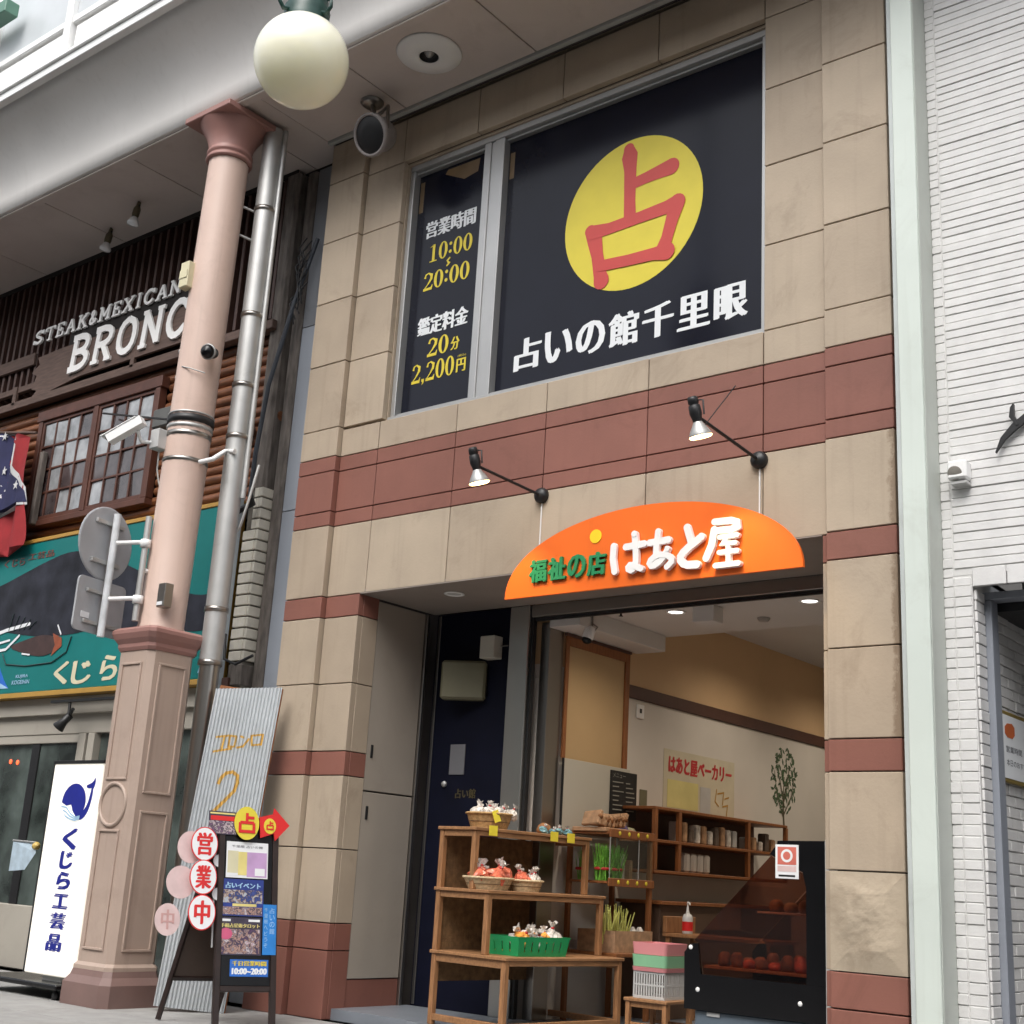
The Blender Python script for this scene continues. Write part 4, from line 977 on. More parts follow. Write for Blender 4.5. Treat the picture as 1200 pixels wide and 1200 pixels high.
for ch, x0, x1, z0, z1 in (('く', -3.93, -3.66, 2.855, 3.10), ('じ', -3.60, -3.25, 2.845, 3.09), ('ら', -3.10, -2.80, 2.86, 3.12)):
    text(t, ch, x0, x1, z0, z1, (0, -.002, 0), *XZ, .002, bold=.035, boldv=.012)
t.build('cream_lettering', cream, TS)
t = MB(); text(t, 'くじら', -5.28, -4.85, 4.26, 4.35, (0, -.002, 0), *XZ, .002, bold=.012)
text(t, '工芸品', -4.80, -4.28, 4.30, 4.38, (0, -.002, 0), *XZ, .002, bold=.012)
t.build('dull_red_lettering', mat('dull_red_print', (.18, .055, .04), .4, .1, 5, 0), TS)
t = MB(); text(t, 'KUJIRA', -4.66, -4.42, 2.955, 3.0, (0, -.002, 0), *XZ, .002, bold=.004); text(t, 'KOGEIHIN', -4.72, -4.38, 2.895, 2.94, (0, -.002, 0), *XZ, .002, bold=.004)
t.build('tiny_lettering', bluelight, TS)
MB().prism([(-5.4, 2.86), (-4.78, 2.86), (-4.9, 2.96), (-5.02, 3.10), (-5.15, 3.02), (-5.4, 3.05)], (0, -.001, 0), *XZ, 0, .002).build('blue_logo', bluep, TS)
MB().prism([(-5.4, 2.86), (-4.78, 2.86), (-4.95, 2.92), (-5.4, 2.93)], (0, -.0035, 0), *XZ, 0, .002).build('logo_wave', bluelight, TS)
MB().prism([(-1.50, 3.20), (-1.42, 3.26), (-1.36, 3.15), (-1.33, 2.86), (-1.52, 2.86), (-1.46, 3.02)], (0, -.001, 0), *XZ, 0, .002).build('harbour_picture', bluelight, TS)
MB().prism([(-1.47, 3.22), (-1.40, 3.24), (-1.40, 3.42), (-1.47, 3.40)], (0, -.001, 0), *XZ, 0, .002).build('cream_figure', cream, TS)

# weathered corner with brick pier, gutter and metal sheet between the buildings
WP = thing('brick_pier', 'weathered pier of cream bricks and cracked posts beside the log front', 'pier', (-.95, .2, 0))
MB().cbox(-1.17, -.965, .08, .34, 4.62, 8.07, .03).build('weathered_post', weath, WP)
MB().cbox(-.94, -.80, .16, .36, .0, 8.07, .03).build('weathered_post', weath, WP)
MB().box(-1.145, -.965, .075, .33, 2.5, 4.62).build('pier_core', mat('pier_mortar', (.16, .145, .12), .9, .3, 8, .6), WP)
zz = 2.95; i = 0
while zz < 4.58:
    wtop = zz > 4.22
    if not wtop:
        MB().cbox(-1.16+random.uniform(-.004, .004), -.985, .05, .0745, zz+.008, zz+.098, .005).build('brick', brickc, WP)
    MB().cbox(-.978 if not wtop else -1.0, -.948, .052 if not wtop else .058, .25, zz+.006, zz+.096, .005).build('brick', brickc, WP)
    if wtop: MB().cbox(-1.06, -1.002, .056, .074, zz+.006, zz+.096, .005).build('brick', brickc, WP)
    zz += .106; i += 1
MB().cbox(-1.15, -.96, .05, .32, 2.72, 2.93, .015).build('concrete_block', weath, WP)
MB().cbox(-1.13, -.965, .06, .30, .0, 2.5, .012).build('concrete_pier', mat('grey_render', (.22, .21, .19), .8, .2, 3, .4, stain=.4), WP)
MB().cbox(-1.18, -1.09, .02, .05, 2.50, 2.80, .004).build('rusty_box', beam_m, WP)
t = thing('metal_cover_sheet', 'narrow blue-grey metal sheet closing the gap beside the stone building', 'metal sheet', (-.55, .25, 0))
MB().cbox(-.80, -.34, .20, .24, .0, 4.395, .004).build('sheet', greystrip, t)
MB().cbox(-.80, -.34, .20, .24, 4.402, 6.295, .004).build('sheet', greystrip, t)
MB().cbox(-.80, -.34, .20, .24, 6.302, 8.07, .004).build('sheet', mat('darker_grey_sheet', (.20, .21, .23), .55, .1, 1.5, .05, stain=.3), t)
t = thing('gutter_pipe', 'pale blue-white gutter strip along the right edge of the teal signboard', 'gutter', (-1.2, .05, 3))
MB().cbox(-1.242, -1.19, -.03, .05, 2.62, 4.62, .006).build('strip', mat('pale_blue_gutter', (.50, .56, .60), .45, .1, 5, .1), t)

# shop front under the teal board
SF = thing('whale_shop_front', 'beige shopfront with dark glass sliding doors under the teal signboard', 'shopfront', (-4, .2, 0))
MB().cbox(-9.0, -1.2, .16, .30, 2.36, 2.74, .006).build('header', shopfr, SF)
MB().cbox(-9.0, -1.2, .10, .159, 2.56, 2.742, .004).build('header_ledge', shopfr, SF)
MB().cbox(-1.5, -1.2, .16, .30, .0, 2.359, .006).build('side_wall', shopfr, SF)
MB().cbox(-3.55, -3.42, .15, .30, .0, 2.359, .006).build('door_frame', shopfr, SF)
MB().cbox(-3.36, -3.25, .14, .30, .0, 2.359, .006).build('door_frame', shopfr, SF)
MB().cbox(-5.35, -5.2, .15, .30, .0, 2.359, .006).build('door_frame', shopfr, SF)
MB().cbox(-5.19, -3.56, .17, .28, 2.27, 2.358, .004).build('door_header', shopfr, SF)
MB().cbox(-5.19, -3.56, .175, .26, .0, .62, .01).build('door_kick_panel', shopfr, SF)
MB().box(-5.19, -4.42, .22, .235, .62, 2.27).build('door_glass', glassdk, SF)
MB().box(-4.28, -3.56, .20, .215, .62, 2.27).build('door_glass', glassdk, SF)
MB().cbox(-4.42, -4.28, .18, .26, .62, 2.27, .004).build('dark_stile', black, SF)
MB().box(-3.24, -1.51, .22, .235, .0, 2.359).build('door_glass', glassdk, SF)
MB().cbox(-2.75, -2.6, .18, .26, .0, 2.359, .004).build('dark_stile', black, SF)
for k, (x, z_) in enumerate(((-4.86, 2.09), (-4.72, 2.08))):
    MB().lathe((x, .215, z_), [(0, .003), (.024, .003), (.026, 0)], 14, axis=(0, -1, 0)).build('red_light', red_em, SF)
b = MB()
for k in range(90):
    x = random.uniform(-5.1, -3.6); z_ = random.choice([random.gauss(1.75, .16), random.gauss(1.2, .3)])
    b.prism(ell(x, z_, random.uniform(.02, .06), random.uniform(.02, .05), 5), (0, .1995, 0), *XZ, 0, .0005*(1+k % 5))
SFtrack = thing('track_spotlight', 'black track spotlight under the teal signboard', 'spotlight', (-3.3, -.1, 2.7))
MB().cbox(-3.85, -2.1, -.04, .0, 2.655, 2.685, .003).build('track', black, SFtrack)
MB().tube([(-3.52, -.02, 2.65), (-3.50, -.03, 2.53)], .016, 8).build('stem', black, SFtrack)
MB().lathe((-3.50, -.03, 2.50), [(0, -.04), (.04, -.03), (.04, .06), (.065, .14), (.06, .15), (0, .12)], 14, axis=(-.5, -.35, -.75)).build('lamp_head', black, SFtrack)
MB().tube([(-3.50, -.03, 2.5), (-3.40, -.05, 2.58)], .02, 6).build('knob', black, SFtrack)

# banner at the far left edge
t = thing('hanging_cloth', 'pale blue cloth with yellow tip at the left edge beside the whale sign', 'banner', (-2.6, -.9, 1.1))
MB().add([(-2.72, -.9, 1.23), (-2.33, -.92, 1.23), (-2.25, -.95, 1.14), (-2.42, -.93, .99), (-2.72, -.9, .97)], [(0, 1, 2), (0, 2, 3), (0, 3, 4)], 0).build('cloth', mat('pale_blue_cloth', (.42, .52, .60), .7, .15, 12, .2), t)
MB().lathe((-2.29, -.935, 1.20), [(0, -.03), (.03, -.02), (.035, .02), (0, .04)], 10, axis=(1, -.1, .1)).build('yellow_tip', mat('amber_plastic', (.6, .42, .12), .4), t)
MB().tube([(-2.72, -.9, 1.24), (-2.3, -.93, 1.23)], .01, 6).build('rod', steel, t)

# lit whale sign on wheels
WS = thing('lit_whale_sign', 'glowing white upright sign with blue whale and vertical lettering on black stand', 'sign', (-1.6, -1.05, 0))
MB().cbox(-1.945, -1.225, -1.085, -.93, .17, 1.90, .008).build('light_box', lightbox, WS)
MB().cbox(-1.955, -1.215, -1.095, -.925, 1.901, 1.93, .004).build('top_cap', black, WS)
MB().cbox(-1.975, -1.946, -1.08, -.93, .17, 1.90, .004).build('side_frame', black, WS)
PW = (0, -1.0858, 0)
t = MB()
cx, cz, rw = -1.575, 1.575, .155
t.flat([(cx+.175*math.cos(a), cz+.158*math.sin(a)) for a in [R(-62+243*k/30) for k in range(31)]]+[(cx-.10, cz-.03), (cx-.03, cz-.02), (cx+.0, cz-.07)], PW, *XZ, .002)
t.flat(smoothpoly([(cx+.05, cz-.13), (cx+.12, cz-.10), (cx+.20, cz-.03), (cx+.225, cz+.06), (cx+.235, cz+.13), (cx+.262, cz+.13), (cx+.262, cz+.03), (cx+.225, cz-.09), (cx+.14, cz-.155)], 2), PW, *XZ, .0024)
t.flat(smoothpoly([(cx+.25, cz+.12), (cx+.18, cz+.115), (cx+.15, cz+.14), (cx+.20, cz+.155), (cx+.245, cz+.17), (cx+.275, cz+.215), (cx+.285, cz+.16), (cx+.265, cz+.11)], 1), PW, *XZ, .0028)
t.build('blue_whale', navyp, WS)
t = MB()
for k in range(3):
    t.stroke([(cx-.165+.035*k, cz-.035-.035*k), (cx-.09, cz-.045-.035*k), (cx-.02, cz-.095-.022*k), (cx+.06, cz-.125-.013*k), (cx+.12, cz-.115-.012*k)], .012, PW, *XZ, .003, .0045)
t.build('wave_lines', bluelight, WS)
t = MB()
for ch, x0, x1, z0, z1 in (('く', -1.69, -1.47, 1.18, 1.36), ('じ', -1.685, -1.49, 1.02, 1.17), ('ら', -1.69, -1.48, .855, 1.00), ('工', -1.70, -1.47, .70, .82), ('芸', -1.70, -1.47, .535, .67), ('品', -1.71, -1.48, .36, .50)):
    text(t, ch, x0+.03, x1+.03, z0, z1, PW, *XZ, .002, bold=.032, boldv=.014)
t.build('blue_lettering', navyp, WS)
b = MB(); b.cbox(-2.45, -1.25, -1.22, -.62, .085, .125, .012); b.build('stand', blackgloss, WS)
MB().cbox(-1.72, -1.45, -1.05, -.97, .121, .169, .006).build('neck', steel, WS)
for x, y in ((-2.36, -1.15), (-1.34, -1.15), (-2.36, -.70), (-1.34, -.70)):
    b = MB(); b.lathe((x, y-.012, .035), [(0, 0), (.035, .0), (.035, .024), (0, .024)], 14, axis=(0, 1, 0)); b.tube([(x, y, .035), (x, y, .086)], .012, 6); b.build('caster', black, WS)

# =================================================================== WHITE TILED BUILDING (right)
RB = thing('tiled_building', 'white brick-tiled building with dark recessed doorway at the right edge', 'building', (6, 0, 0))
MB().box(5.64, 9.5, .013, .35, 3.08, 10.5).build('tile_backing', tileg, RB)
MB().box(5.64, 5.805, .015, 3.2, 0, 3.08).build('tile_backing', tileg, RB)
MB().box(9.0, 9.5, .03, 3.2, 0, 3.08).build('tile_backing', tileg, RB)
MB().box(5.64, 9.5, 3.2, 3.3, 0, 10.5).build('rear_wall', dark_m, RB)
mass = MB(); singles = []
def tl(x0, x1, z0, z1, y0, y1, face='f'):
    if face == 'f': singles.append((x0, x1, y0, y1, z0, z1))
    else: singles.append((y0, y1, x0, x1, z0, z1))
rows = int((9.9-3.0)/.057)
pitch = .066
z = .02
# narrow stack beside the doorway (two columns of tiles) all the way up
while z < 9.6:
    ph = random.choice([.056, .06, .064, .068])
    for x0, x1 in ((5.632, 5.692), (5.700, 5.800)):
        if z > 3.05 and x0 > 5.69: continue
        e = random.uniform(-.004, .003)
        tl(x0, x1, z+.003, z+ph-.002, .008+e, .029)
    z += ph
# lintel band
x = 5.81
while x < 9.4: tl(x, min(x+.20, 9.4), 3.0+.004, 3.118, .006+random.uniform(-.003, .003), .029); x += .206
# upper field
z = 3.122; k = 0
while z < 9.6:
    h = random.choice([.052, .054, .056]); x = 5.702-random.uniform(0, .2)
    first = True
    while x < 7.2:
        L = random.uniform(.8, 1.6)
        tl(max(5.702, x)+.0012, min(x+L, 7.3)-.0012, z+.002, z+h-.0015, .004+random.uniform(-.004, .004), .029); x += L
    z += h+.002
# side wall of the doorway recess (faces right)
z = .02
while z < 2.97:
    tl(.032, .17, z+.004, z+pitch-.003, 5.806, 5.822+random.uniform(-.003, .003), 's')
    y = .34 + (.0 if int(z/pitch) % 2 else -.09)
    while y < 1.9:
        L = random.choice([.12, .2, .24]); tl(max(y, .30)+.003, y+L-.003, z+.004, z+pitch-.003, 5.806, 5.823+random.uniform(-.005, .004), 's'); y += L
    z += pitch
# the ones that show largest (nearest the camera, in view) are single bricks, the rest one mass
def key(s):
    c = Vector(((s[0]+s[1])/2, (s[2]+s[3])/2, (s[4]+s[5])/2)); d = (c-cam.matrix_world.translation).length
    v = cam.matrix_world.inverted() @ c; px = v.x/-v.z*1524+600; py = 600-v.y/-v.z*1524
    big = max(s[1]-s[0], (s[3]-s[2])*.5)
    return -(big/d) if (0 < px < 1200 and 0 < py < 1200) else 1
singles.sort(key=key)
for i, s in enumerate(singles):
    if i < 290: MB().cbox(*s, .003).build('brick', tilew, RB)
    else: mass.cbox(*s, .003)
mass.build('brick_mass', tilebig, RB, kind='stuff')
MB().cbox(5.808, 5.86, .175, .29, 0, 2.95, .004).build('door_frame', mat('blue_grey_frame', (.26, .28, .32), .4, .05), RB)
MB().cbox(5.806, 8.99, .17, .30, 2.952, 2.998, .004).build('door_frame_head', mat('blue_grey_frame', (.26, .28, .32)), RB)
MB().box(5.81, 8.99, .305, 3.19, 2.90, 3.02).build('recess_ceiling', black, RB)
MB().cbox(5.64, 9.0, .3, 3.19, .0, .02, .003).build('recess_floor', pave, RB)
t = thing('notice_board', 'small framed notice with orange block on the tiled side wall of the right doorway', 'notice', (5.83, .5, 2.1))
MB().cbox(5.830, 5.856, .22, .96, 1.87, 2.30, .005).build('gold_frame', mat('dark_gold_frame', (.22, .16, .05), .45, .1), t)
MB().cbox(5.850, 5.8585, .245, .935, 1.895, 2.275, .001).build('notice_sheet', whitep, t)
b = MB(); b.prism(smoothpoly([(.32, 2.14), (.32, 2.22), (.50, 2.235), (.50, 2.14)], 1), (5.859, 0, 0), *YZ, 0, .001); b.build('orange_block', mat('rust_orange_print', (.55, .14, .05), .4, .05, 9, 0), t)
b = MB()
text(b, '営業時間', .33, .62, 2.05, 2.09, (5.859, 0, 0), *YZ, .001); text(b, '本日のおすすめ', .33, .75, 1.97, 2.01, (5.859, 0, 0), *YZ, .001)
b.build('notice_text', mat('dark_text_print', (.06, .06, .08), .5), t)
t = thing('wall_sensor', 'small white box sensor with round lens on the white tiled wall', 'security sensor', (5.76, 0, 3.7))
MB().cbox(5.715, 5.835, -.10, .0, 3.665, 3.785, .012).build('sensor_body', white, t)
MB().lathe((5.765, -.1005, 3.70), [(0, .004), (.04, .002), (.045, 0)], 20, axis=(0, -1, -.4)).build('lens', mat('dull_grey_lens', (.28, .26, .23), .3), t)
MB().cbox(5.73, 5.83, -.08, .0, 3.635, 3.655, .003).build('mount', greypl, t)
t = thing('iron_emblem', 'black curved iron branch emblem on the white tiled wall at the right edge', 'emblem', (6.1, 0, 4))
b = MB(); b.stroke([(6.00, 3.815), (6.045, 3.895), (6.12, 3.965), (6.22, 4.03), (6.4, 4.09)], [.006, .03, .045, .05, .03], (0, -.02, 0), *XZ, 0, .02)
b.stroke([(6.135, 3.975), (6.105, 4.03), (6.11, 4.085), (6.118, 4.105)], [.02, .03, .022, .008], (0, -.02, 0), *XZ, 0, .0215); b.build('iron_branch', black, t)
MB().tube([(6.15, -.02, 3.99), (6.15, .02, 3.99)], .008, 6).build('peg', black, t)
# mint post
t = thing('mint_post', 'tall pale mint painted steel post between the stone building and the tiled building', 'post', (5.53, -.1, 0))
MB().cbox(5.475, 5.625, -.215, .028, 0, 10.2, .004).build('post_body', mint, t)
MB().cbox(5.435, 5.474, -.185, .02, 0, 10.2, .004).build('edge_strip', mat('pale_grey_edge', (.52, .56, .55), .5, .08, 2, .1, stain=.3), t)
MB().cbox(5.6255, 5.631, -.20, .025, 0, 10.2, .001).build('side_strip', mint2, t)

# =================================================================== CORRUGATED SHEET leaning in the corner
CM = frame_mtx((-.43, -.87, .04), (.647, .762, -.073), (0, .25, 2.6))
CS = thing('corrugated_sheet', 'silver corrugated sheet with orange brush writing and a big 2 behind the A-board', 'sheet', mtx=CM)
b = MB(); n = 200; wd = .55; ht = 2.54
vs = []
for i in range(n+1):
    x = wd*i/n; zc = .008*math.sin(2*math.pi*x/.029); vs += [(x, .0, zc), (x, ht+.18*x, zc)]
b.add(vs, [(2*i, 2*i+2, 2*i+3, 2*i+1) for i in range(n)], 0, True)
b.build('corrugated_metal', mat('corrugated_zinc', (.56, .59, .61), .45, .08, 2, .05, metal=.3, stain=.3), CS, local=True)
MB().cbox(wd-.03, wd+.012, .0, ht+.09, -.06, -.012, .004).build('wooden_edge', wood_mid, CS, local=True)
MB().cbox(.0, .03, .0, ht, -.06, -.012, .004).build('wooden_edge', wood_mid, CS, local=True)
for v in (.02, 1.3, 2.54): MB().cbox(.031, wd-.031, v, v+.04, -.055, -.014, .004).build('wooden_rail', wood_mid, CS, local=True)
t = MB()
for k, st in enumerate([[(0.083, 2.138), (0.18, 2.165)], [(0.15, 2.157), (0.143, 2.041)], [(0.08, 2.015), (0.221, 2.06)],
    [(0.19, 2.165), (0.245, 2.167), (0.243, 2.081), (0.195, 2.072), (0.19, 2.165)], [(0.28, 2.174), (0.305, 2.166)],
    [(0.265, 2.074), (0.313, 2.093), (0.351, 2.162)], [(0.368, 2.192), (0.46, 2.215), (0.459, 2.131), (0.383, 2.114), (0.368, 2.192)],
    [(0.172, 1.763), (0.185, 1.81), (0.22, 1.855), (0.27, 1.871), (0.315, 1.845), (0.325, 1.79), (0.31, 1.72), (0.255, 1.64), (0.165, 1.52)]]):
    wd_ = .017 if k < 7 else .027
    rg = lambda u: .008*math.sin(2*math.pi*u/.029)+.0014+.0002*k
    for a, c_ in zip(st[:-1], st[1:]):
        d = Vector(c_)-Vector(a); Ls = d.length; d.normalize(); m = max(2, int((Ls+wd_*.6)/.003)); c2 = 9
        vs = []
        for i in range(m+1):
            for j in range(c2+1):
                pu = a[0]+d.x*(-wd_*.3+(Ls+wd_*.6)*i/m)-d.y*wd_*(j/c2-.5); pv = a[1]+d.y*(-wd_*.3+(Ls+wd_*.6)*i/m)+d.x*wd_*(j/c2-.5)
                vs.append((pu, pv, rg(pu)))
        t.add(vs, [(i*(c2+1)+j, i*(c2+1)+j+1, (i+1)*(c2+1)+j+1, (i+1)*(c2+1)+j) for i in range(m) for j in range(c2)])
t.build('orange_brush_writing', orangepaint, CS, local=True)

# =================================================================== A-BOARD
AM = frame_mtx((.68, -1.15, .012), (.3294, .9442, 0), (-.2072, .0723, .9756))
AB = thing('fortune_a_board', 'black A-frame sandwich board covered with colourful posters in front of the stone building', 'sign board', mtx=AM)
bw = mat('black_brown_board_wood', (.022, .012, .010), .4, .3, 8, .2)
MB().cbox(-.03, .015, .0, 1.53, -.02, .02, .004).build('leg', bw, AB, local=True)
MB().cbox(.405, .45, .0, 1.53, -.02, .02, .004).build('leg', bw, AB, local=True)
MB().cbox(.0155, .4045, .28, 1.52, -.015, .010, .003).build('black_panel', blackgloss, AB, local=True)
MB().cbox(.0155, .4045, .24, .279, -.018, .018, .004).build('rail', bw, AB, local=True)
IV = AM.inverted()
def loc_(p): return IV @ Vector(p)
f1, f2, t1, t2 = loc_((.13, -1.24, .012)), loc_((.27, -.83, .012)), Vector((-.008, 1.50, -.03)), Vector((.428, 1.50, -.03))
for a, c_ in ((f1, t1), (f2, t2)): MB().tube([a, c_], .022, 4, smooth=False).build('rear_leg', bw, AB, local=True)
q = lambda k: (f1+(t1-f1)*k, f2+(t2-f2)*k)
a0, a1 = q(.20); MB().tube([a0, a1], .02, 4, smooth=False).build('rear_rail', bw, AB, local=True)
b0, b1 = q(.95); MB().add([a0, a1, b1, b0], [(0, 1, 2, 3)]).build('rear_panel', mat('dark_brown_rear_panel', (.06, .04, .03), .6), AB, local=True)
UV = ((1, 0, 0), (0, 1, 0))
def sheet(nm, x0, x1, y0, y1, z, m, label=None): 
    return MB().cbox(x0, x1, y0, y1, z-.002, z, .0008).build(nm, m, AB, local=True, label=label)
O_ = (0, 0, 0)
def blocks(nm, parent_sheet, items):
    mats = []; b = MB()
    for k, (x0, x1, y0, y1, m) in enumerate(items):
        if m not in mats: mats.append(m)
        b.prism([(x0, y0), (x1, y0), (x1, y1), (x0, y1)], (0, 0, parent_sheet), *UV, .0003, .0008+.0003*(k % 9), mats.index(m))
    return b.build(nm, mats, AB, local=True)
def picture_mat(name, cols, scale):
    if name in MATS: return MATS[name]
    m = bpy.data.materials.new(name); m.use_nodes = True; n = m.node_tree.nodes; l = m.node_tree.links; b = n['Principled BSDF']
    b.inputs['Roughness'].default_value = .35
    g = n.new('ShaderNodeNewGeometry'); tx = n.new('ShaderNodeTexNoise'); tx.inputs['Scale'].default_value = scale; tx.inputs['Detail'].default_value = 5; tx.inputs['Distortion'].default_value = 1.2
    rp = n.new('ShaderNodeValToRGB'); els = rp.color_ramp.elements
    while len(els) < len(cols): els.new(.5)
    for k, c_ in enumerate(cols): els[k].position = .28+.44*k/(len(cols)-1); els[k].color = (*c_, 1)
    l.new(g.outputs['Position'], tx.inputs['Vector']); l.new(tx.outputs['Fac'], rp.inputs[0]); l.new(rp.outputs[0], b.inputs['Base Color'])
    MATS[name] = m; return m
pic1 = picture_mat('portrait_poster_print', [(.02, .015, .03), (.10, .05, .12), (.03, .03, .06), (.45, .28, .22), (.10, .08, .12), (.65, .60, .62), (.3, .08, .14)], 24)
pic2 = picture_mat('blue_poster_print', [(.01, .015, .06), (.05, .08, .3), (.02, .03, .10), (.42, .30, .22), (.35, .45, .6), (.5, .42, .1)], 26)
pic3 = picture_mat('violet_poster_print', [(.02, .015, .02), (.2, .1, .2), (.05, .04, .05), (.6, .5, .52), (.3, .1, .1)], 40)
rnd = random.Random(3)
def photo_bits(x0, x1, y0, y1, n, cols):
    o = []
    for k in range(n):
        w_, h_ = (x1-x0)*rnd.uniform(.1, .3), (y1-y0)*rnd.uniform(.08, .25); x = rnd.uniform(x0, x1-w_); y = rnd.uniform(y0, y1-h_)
        o.append((x, x+w_, y, y+h_, rnd.choice(cols)))
    return o
pdark = mat('dark_poster_print', (.045, .035, .06), .35, .3, 30, 0)
sheet('poster', -.125, .10, 1.37, 1.545, .024, pdark)
blocks('poster_print', .024, [(-.11, .08, 1.475, 1.51, redv), (-.115, .085, 1.523, 1.535, paley)]+[(-.12, .09, 1.377, 1.47, pic3)])
sheet('poster', .03, .365, 1.055, 1.325, .014, whitep)
blocks('poster_print', .014, [(.04, .125, 1.09, 1.255, mat('cream_yellow_print', (.66, .62, .42), .5)), (.125, .195, 1.075, 1.25, paley), (.195, .355, 1.065, 1.25, purp)]+[(.05, .12, 1.07, 1.085, whitep), (.26, .34, 1.075, 1.13, whitep)])
t = MB(); text(t, '千里眼 占いの館', .07, .32, 1.28, 1.30, (0, 0, .0148), *UV, .0005); t.build('poster_text', mat('dark_text_print', (.06, .06, .08)), AB, local=True)
sheet('poster', .005, .335, .775, 1.045, .014, mat('royal_blue_print', (.02, .04, .22), .35, .2, 20, 0))
blocks('poster_print', .014, [(.09, .28, .845, .865, paley)]+[(.015, .325, .87, .965, pic2), (.015, .325, .785, .84, pic1)])
t = MB(); text(t, '占いイベント', .03, .31, .975, 1.02, (0, 0, .017), *UV, .0005, bold=.005); t.build('poster_text', bluelight, AB, local=True)
sheet('poster', -.015, .325, .495, .765, .0145, pdark)
blocks('poster_print', .0145, [(.0, .08, .735, .752, whitep), (.22, .31, .735, .752, whitep)]+[(.0, .31, .505, .68, pic1)])
b = MB(); b.prism(ell(.045, .645, .05, .042, 20), (0, 0, .0175), *UV, 0, .0006); b.build('pink_disc', pinkp, AB, local=True)
t = MB(); text(t, '手相占星術タロット', .0, .31, .69, .72, (0, 0, .0165), *UV, .0005, bold=.003); t.build('poster_text', paley, AB, local=True)
sheet('poster', .332, .44, .50, .865, .022, mat('bright_blue_print', (.02, .20, .58), .4, .1, 9, 0))
t = MB()
for k, ch in enumerate('占いの館'): text(t, ch, .385, .425, .80-.05*k, .84-.05*k, (0, 0, .0225), *UV, .0005)
for k, ch in enumerate('千里眼へどうぞ'): text(t, ch, .342, .37, .81-.043*k, .84-.043*k, (0, 0, .0225), *UV, .0005)
t.build('poster_text', bluelight, AB, local=True)
sheet('poster', .085, .385, .345, .465, .0145, bluep)
t = MB(); text(t, '10:00~20:00', .10, .375, .36, .405, (0, 0, .0148), *UV, .0005, bold=.008, boldv=.003); t.build('poster_text', whitep, AB, local=True)
t = MB(); text(t, '千日営業時間', .10, .37, .42, .455, (0, 0, .0148), *UV, .0005, bold=.005); t.build('poster_text', yeltext, AB, local=True)
MB().prism([(.29, 1.36), (.40, 1.40), (.41, 1.345), (.53, 1.47), (.40, 1.60), (.39, 1.55), (.28, 1.52)], (0, 0, .03), *UV, 0, .008).build('red_arrow', redv, AB, local=True)
b = MB(); b.prism(ell(.365, 1.455, .05, .06, 24), (0, 0, .0382), *UV, 0, .003); b.build('small_yellow_disc', yel, AB, local=True)
def ura(mb, cx, cy, s, O, z0):
    for k, st in enumerate([[(0, .5), (0, .02)], [(0, .27), (.38, .27)], [(-.36, .02), (-.36, -.5)], [(-.36, .02), (.36, .02)], [(.36, .02), (.36, -.5)], [(-.36, -.42), (.36, -.42)]]):
        mb.stroke([(cx+p[0]*s, cy+p[1]*s) for p in st], s*.15, O, *UV, z0, z0+.0015+.0003*k, round_=False)
t = MB(); ura(t, .365, 1.46, .07, (0, 0, .041), .0004); t.build('red_character', redv, AB, local=True)
MB().prism(ell(.175, 1.465, .10, .128, 36), (0, 0, .034), *UV, 0, .008).build('yellow_disc', yel, AB, local=True)
t = MB(); ura(t, .175, 1.465, .155, (0, 0, .042), .0004); t.build('red_character', redv, AB, local=True)

# rotating open sign
SPN = thing('open_sign_spinner', 'red and white oval plates on a rod at the left edge of the A-board', 'sign', mtx=AM)
MB().tube([(-.045, .55, -.02), (-.045, 1.46, -.02)], .008, 8).build('rod', steel, SPN, local=True)
for v in (1.175, .93): MB().prism(ell(-.01, v, .058, .05, 20), (0, 0, .0), *UV, 0, .006).build('white_hub', whitep, SPN, local=True)
for k, (ch, v) in enumerate((('営', 1.285), ('業', 1.04), ('中', .785))):
    o = MB().prism(ell(-.155, v, .105, .128, 36), (0, 0, .035+.002*k), *UV, 0, .006).build('red_rim_oval', redv, SPN, local=True)
    MB().prism(ell(-.155, v, .098, .120, 36), (0, 0, .0412+.002*k), *UV, 0, .0015).build('white_oval', whitep, SPN, local=True)
    t = MB(); text(t, ch, -.155-.062, -.155+.062, v-.085, v+.085, (0, 0, .043+.002*k), *UV, .0006, bold=.012, boldv=.006); t.build('red_lettering', redv, SPN, local=True)
for k, (x, v, rx, ry, ch) in enumerate(((-.24, 1.27, .10, .12, '中'), (-.30, 1.01, .11, .12, '業'), (-.385, .74, .095, .115, '中'))):
    MB().prism(ell(x, v, rx, ry, 36), (0, 0, -.03-.004*k), *UV, 0, .006).build('faded_oval', fadedp, SPN, local=True, label='faded pinkish oval plate on the turned-away vane')
    if k == 2:
        t = MB(); text(t, ch, x-.05, x+.05, v-.07, v+.07, (0, 0, -.0235-.004*k), *UV, .0006, bold=.008); t.build('faded_lettering', mat('faded_rose_print', (.55, .32, .30), .5), SPN, local=True)

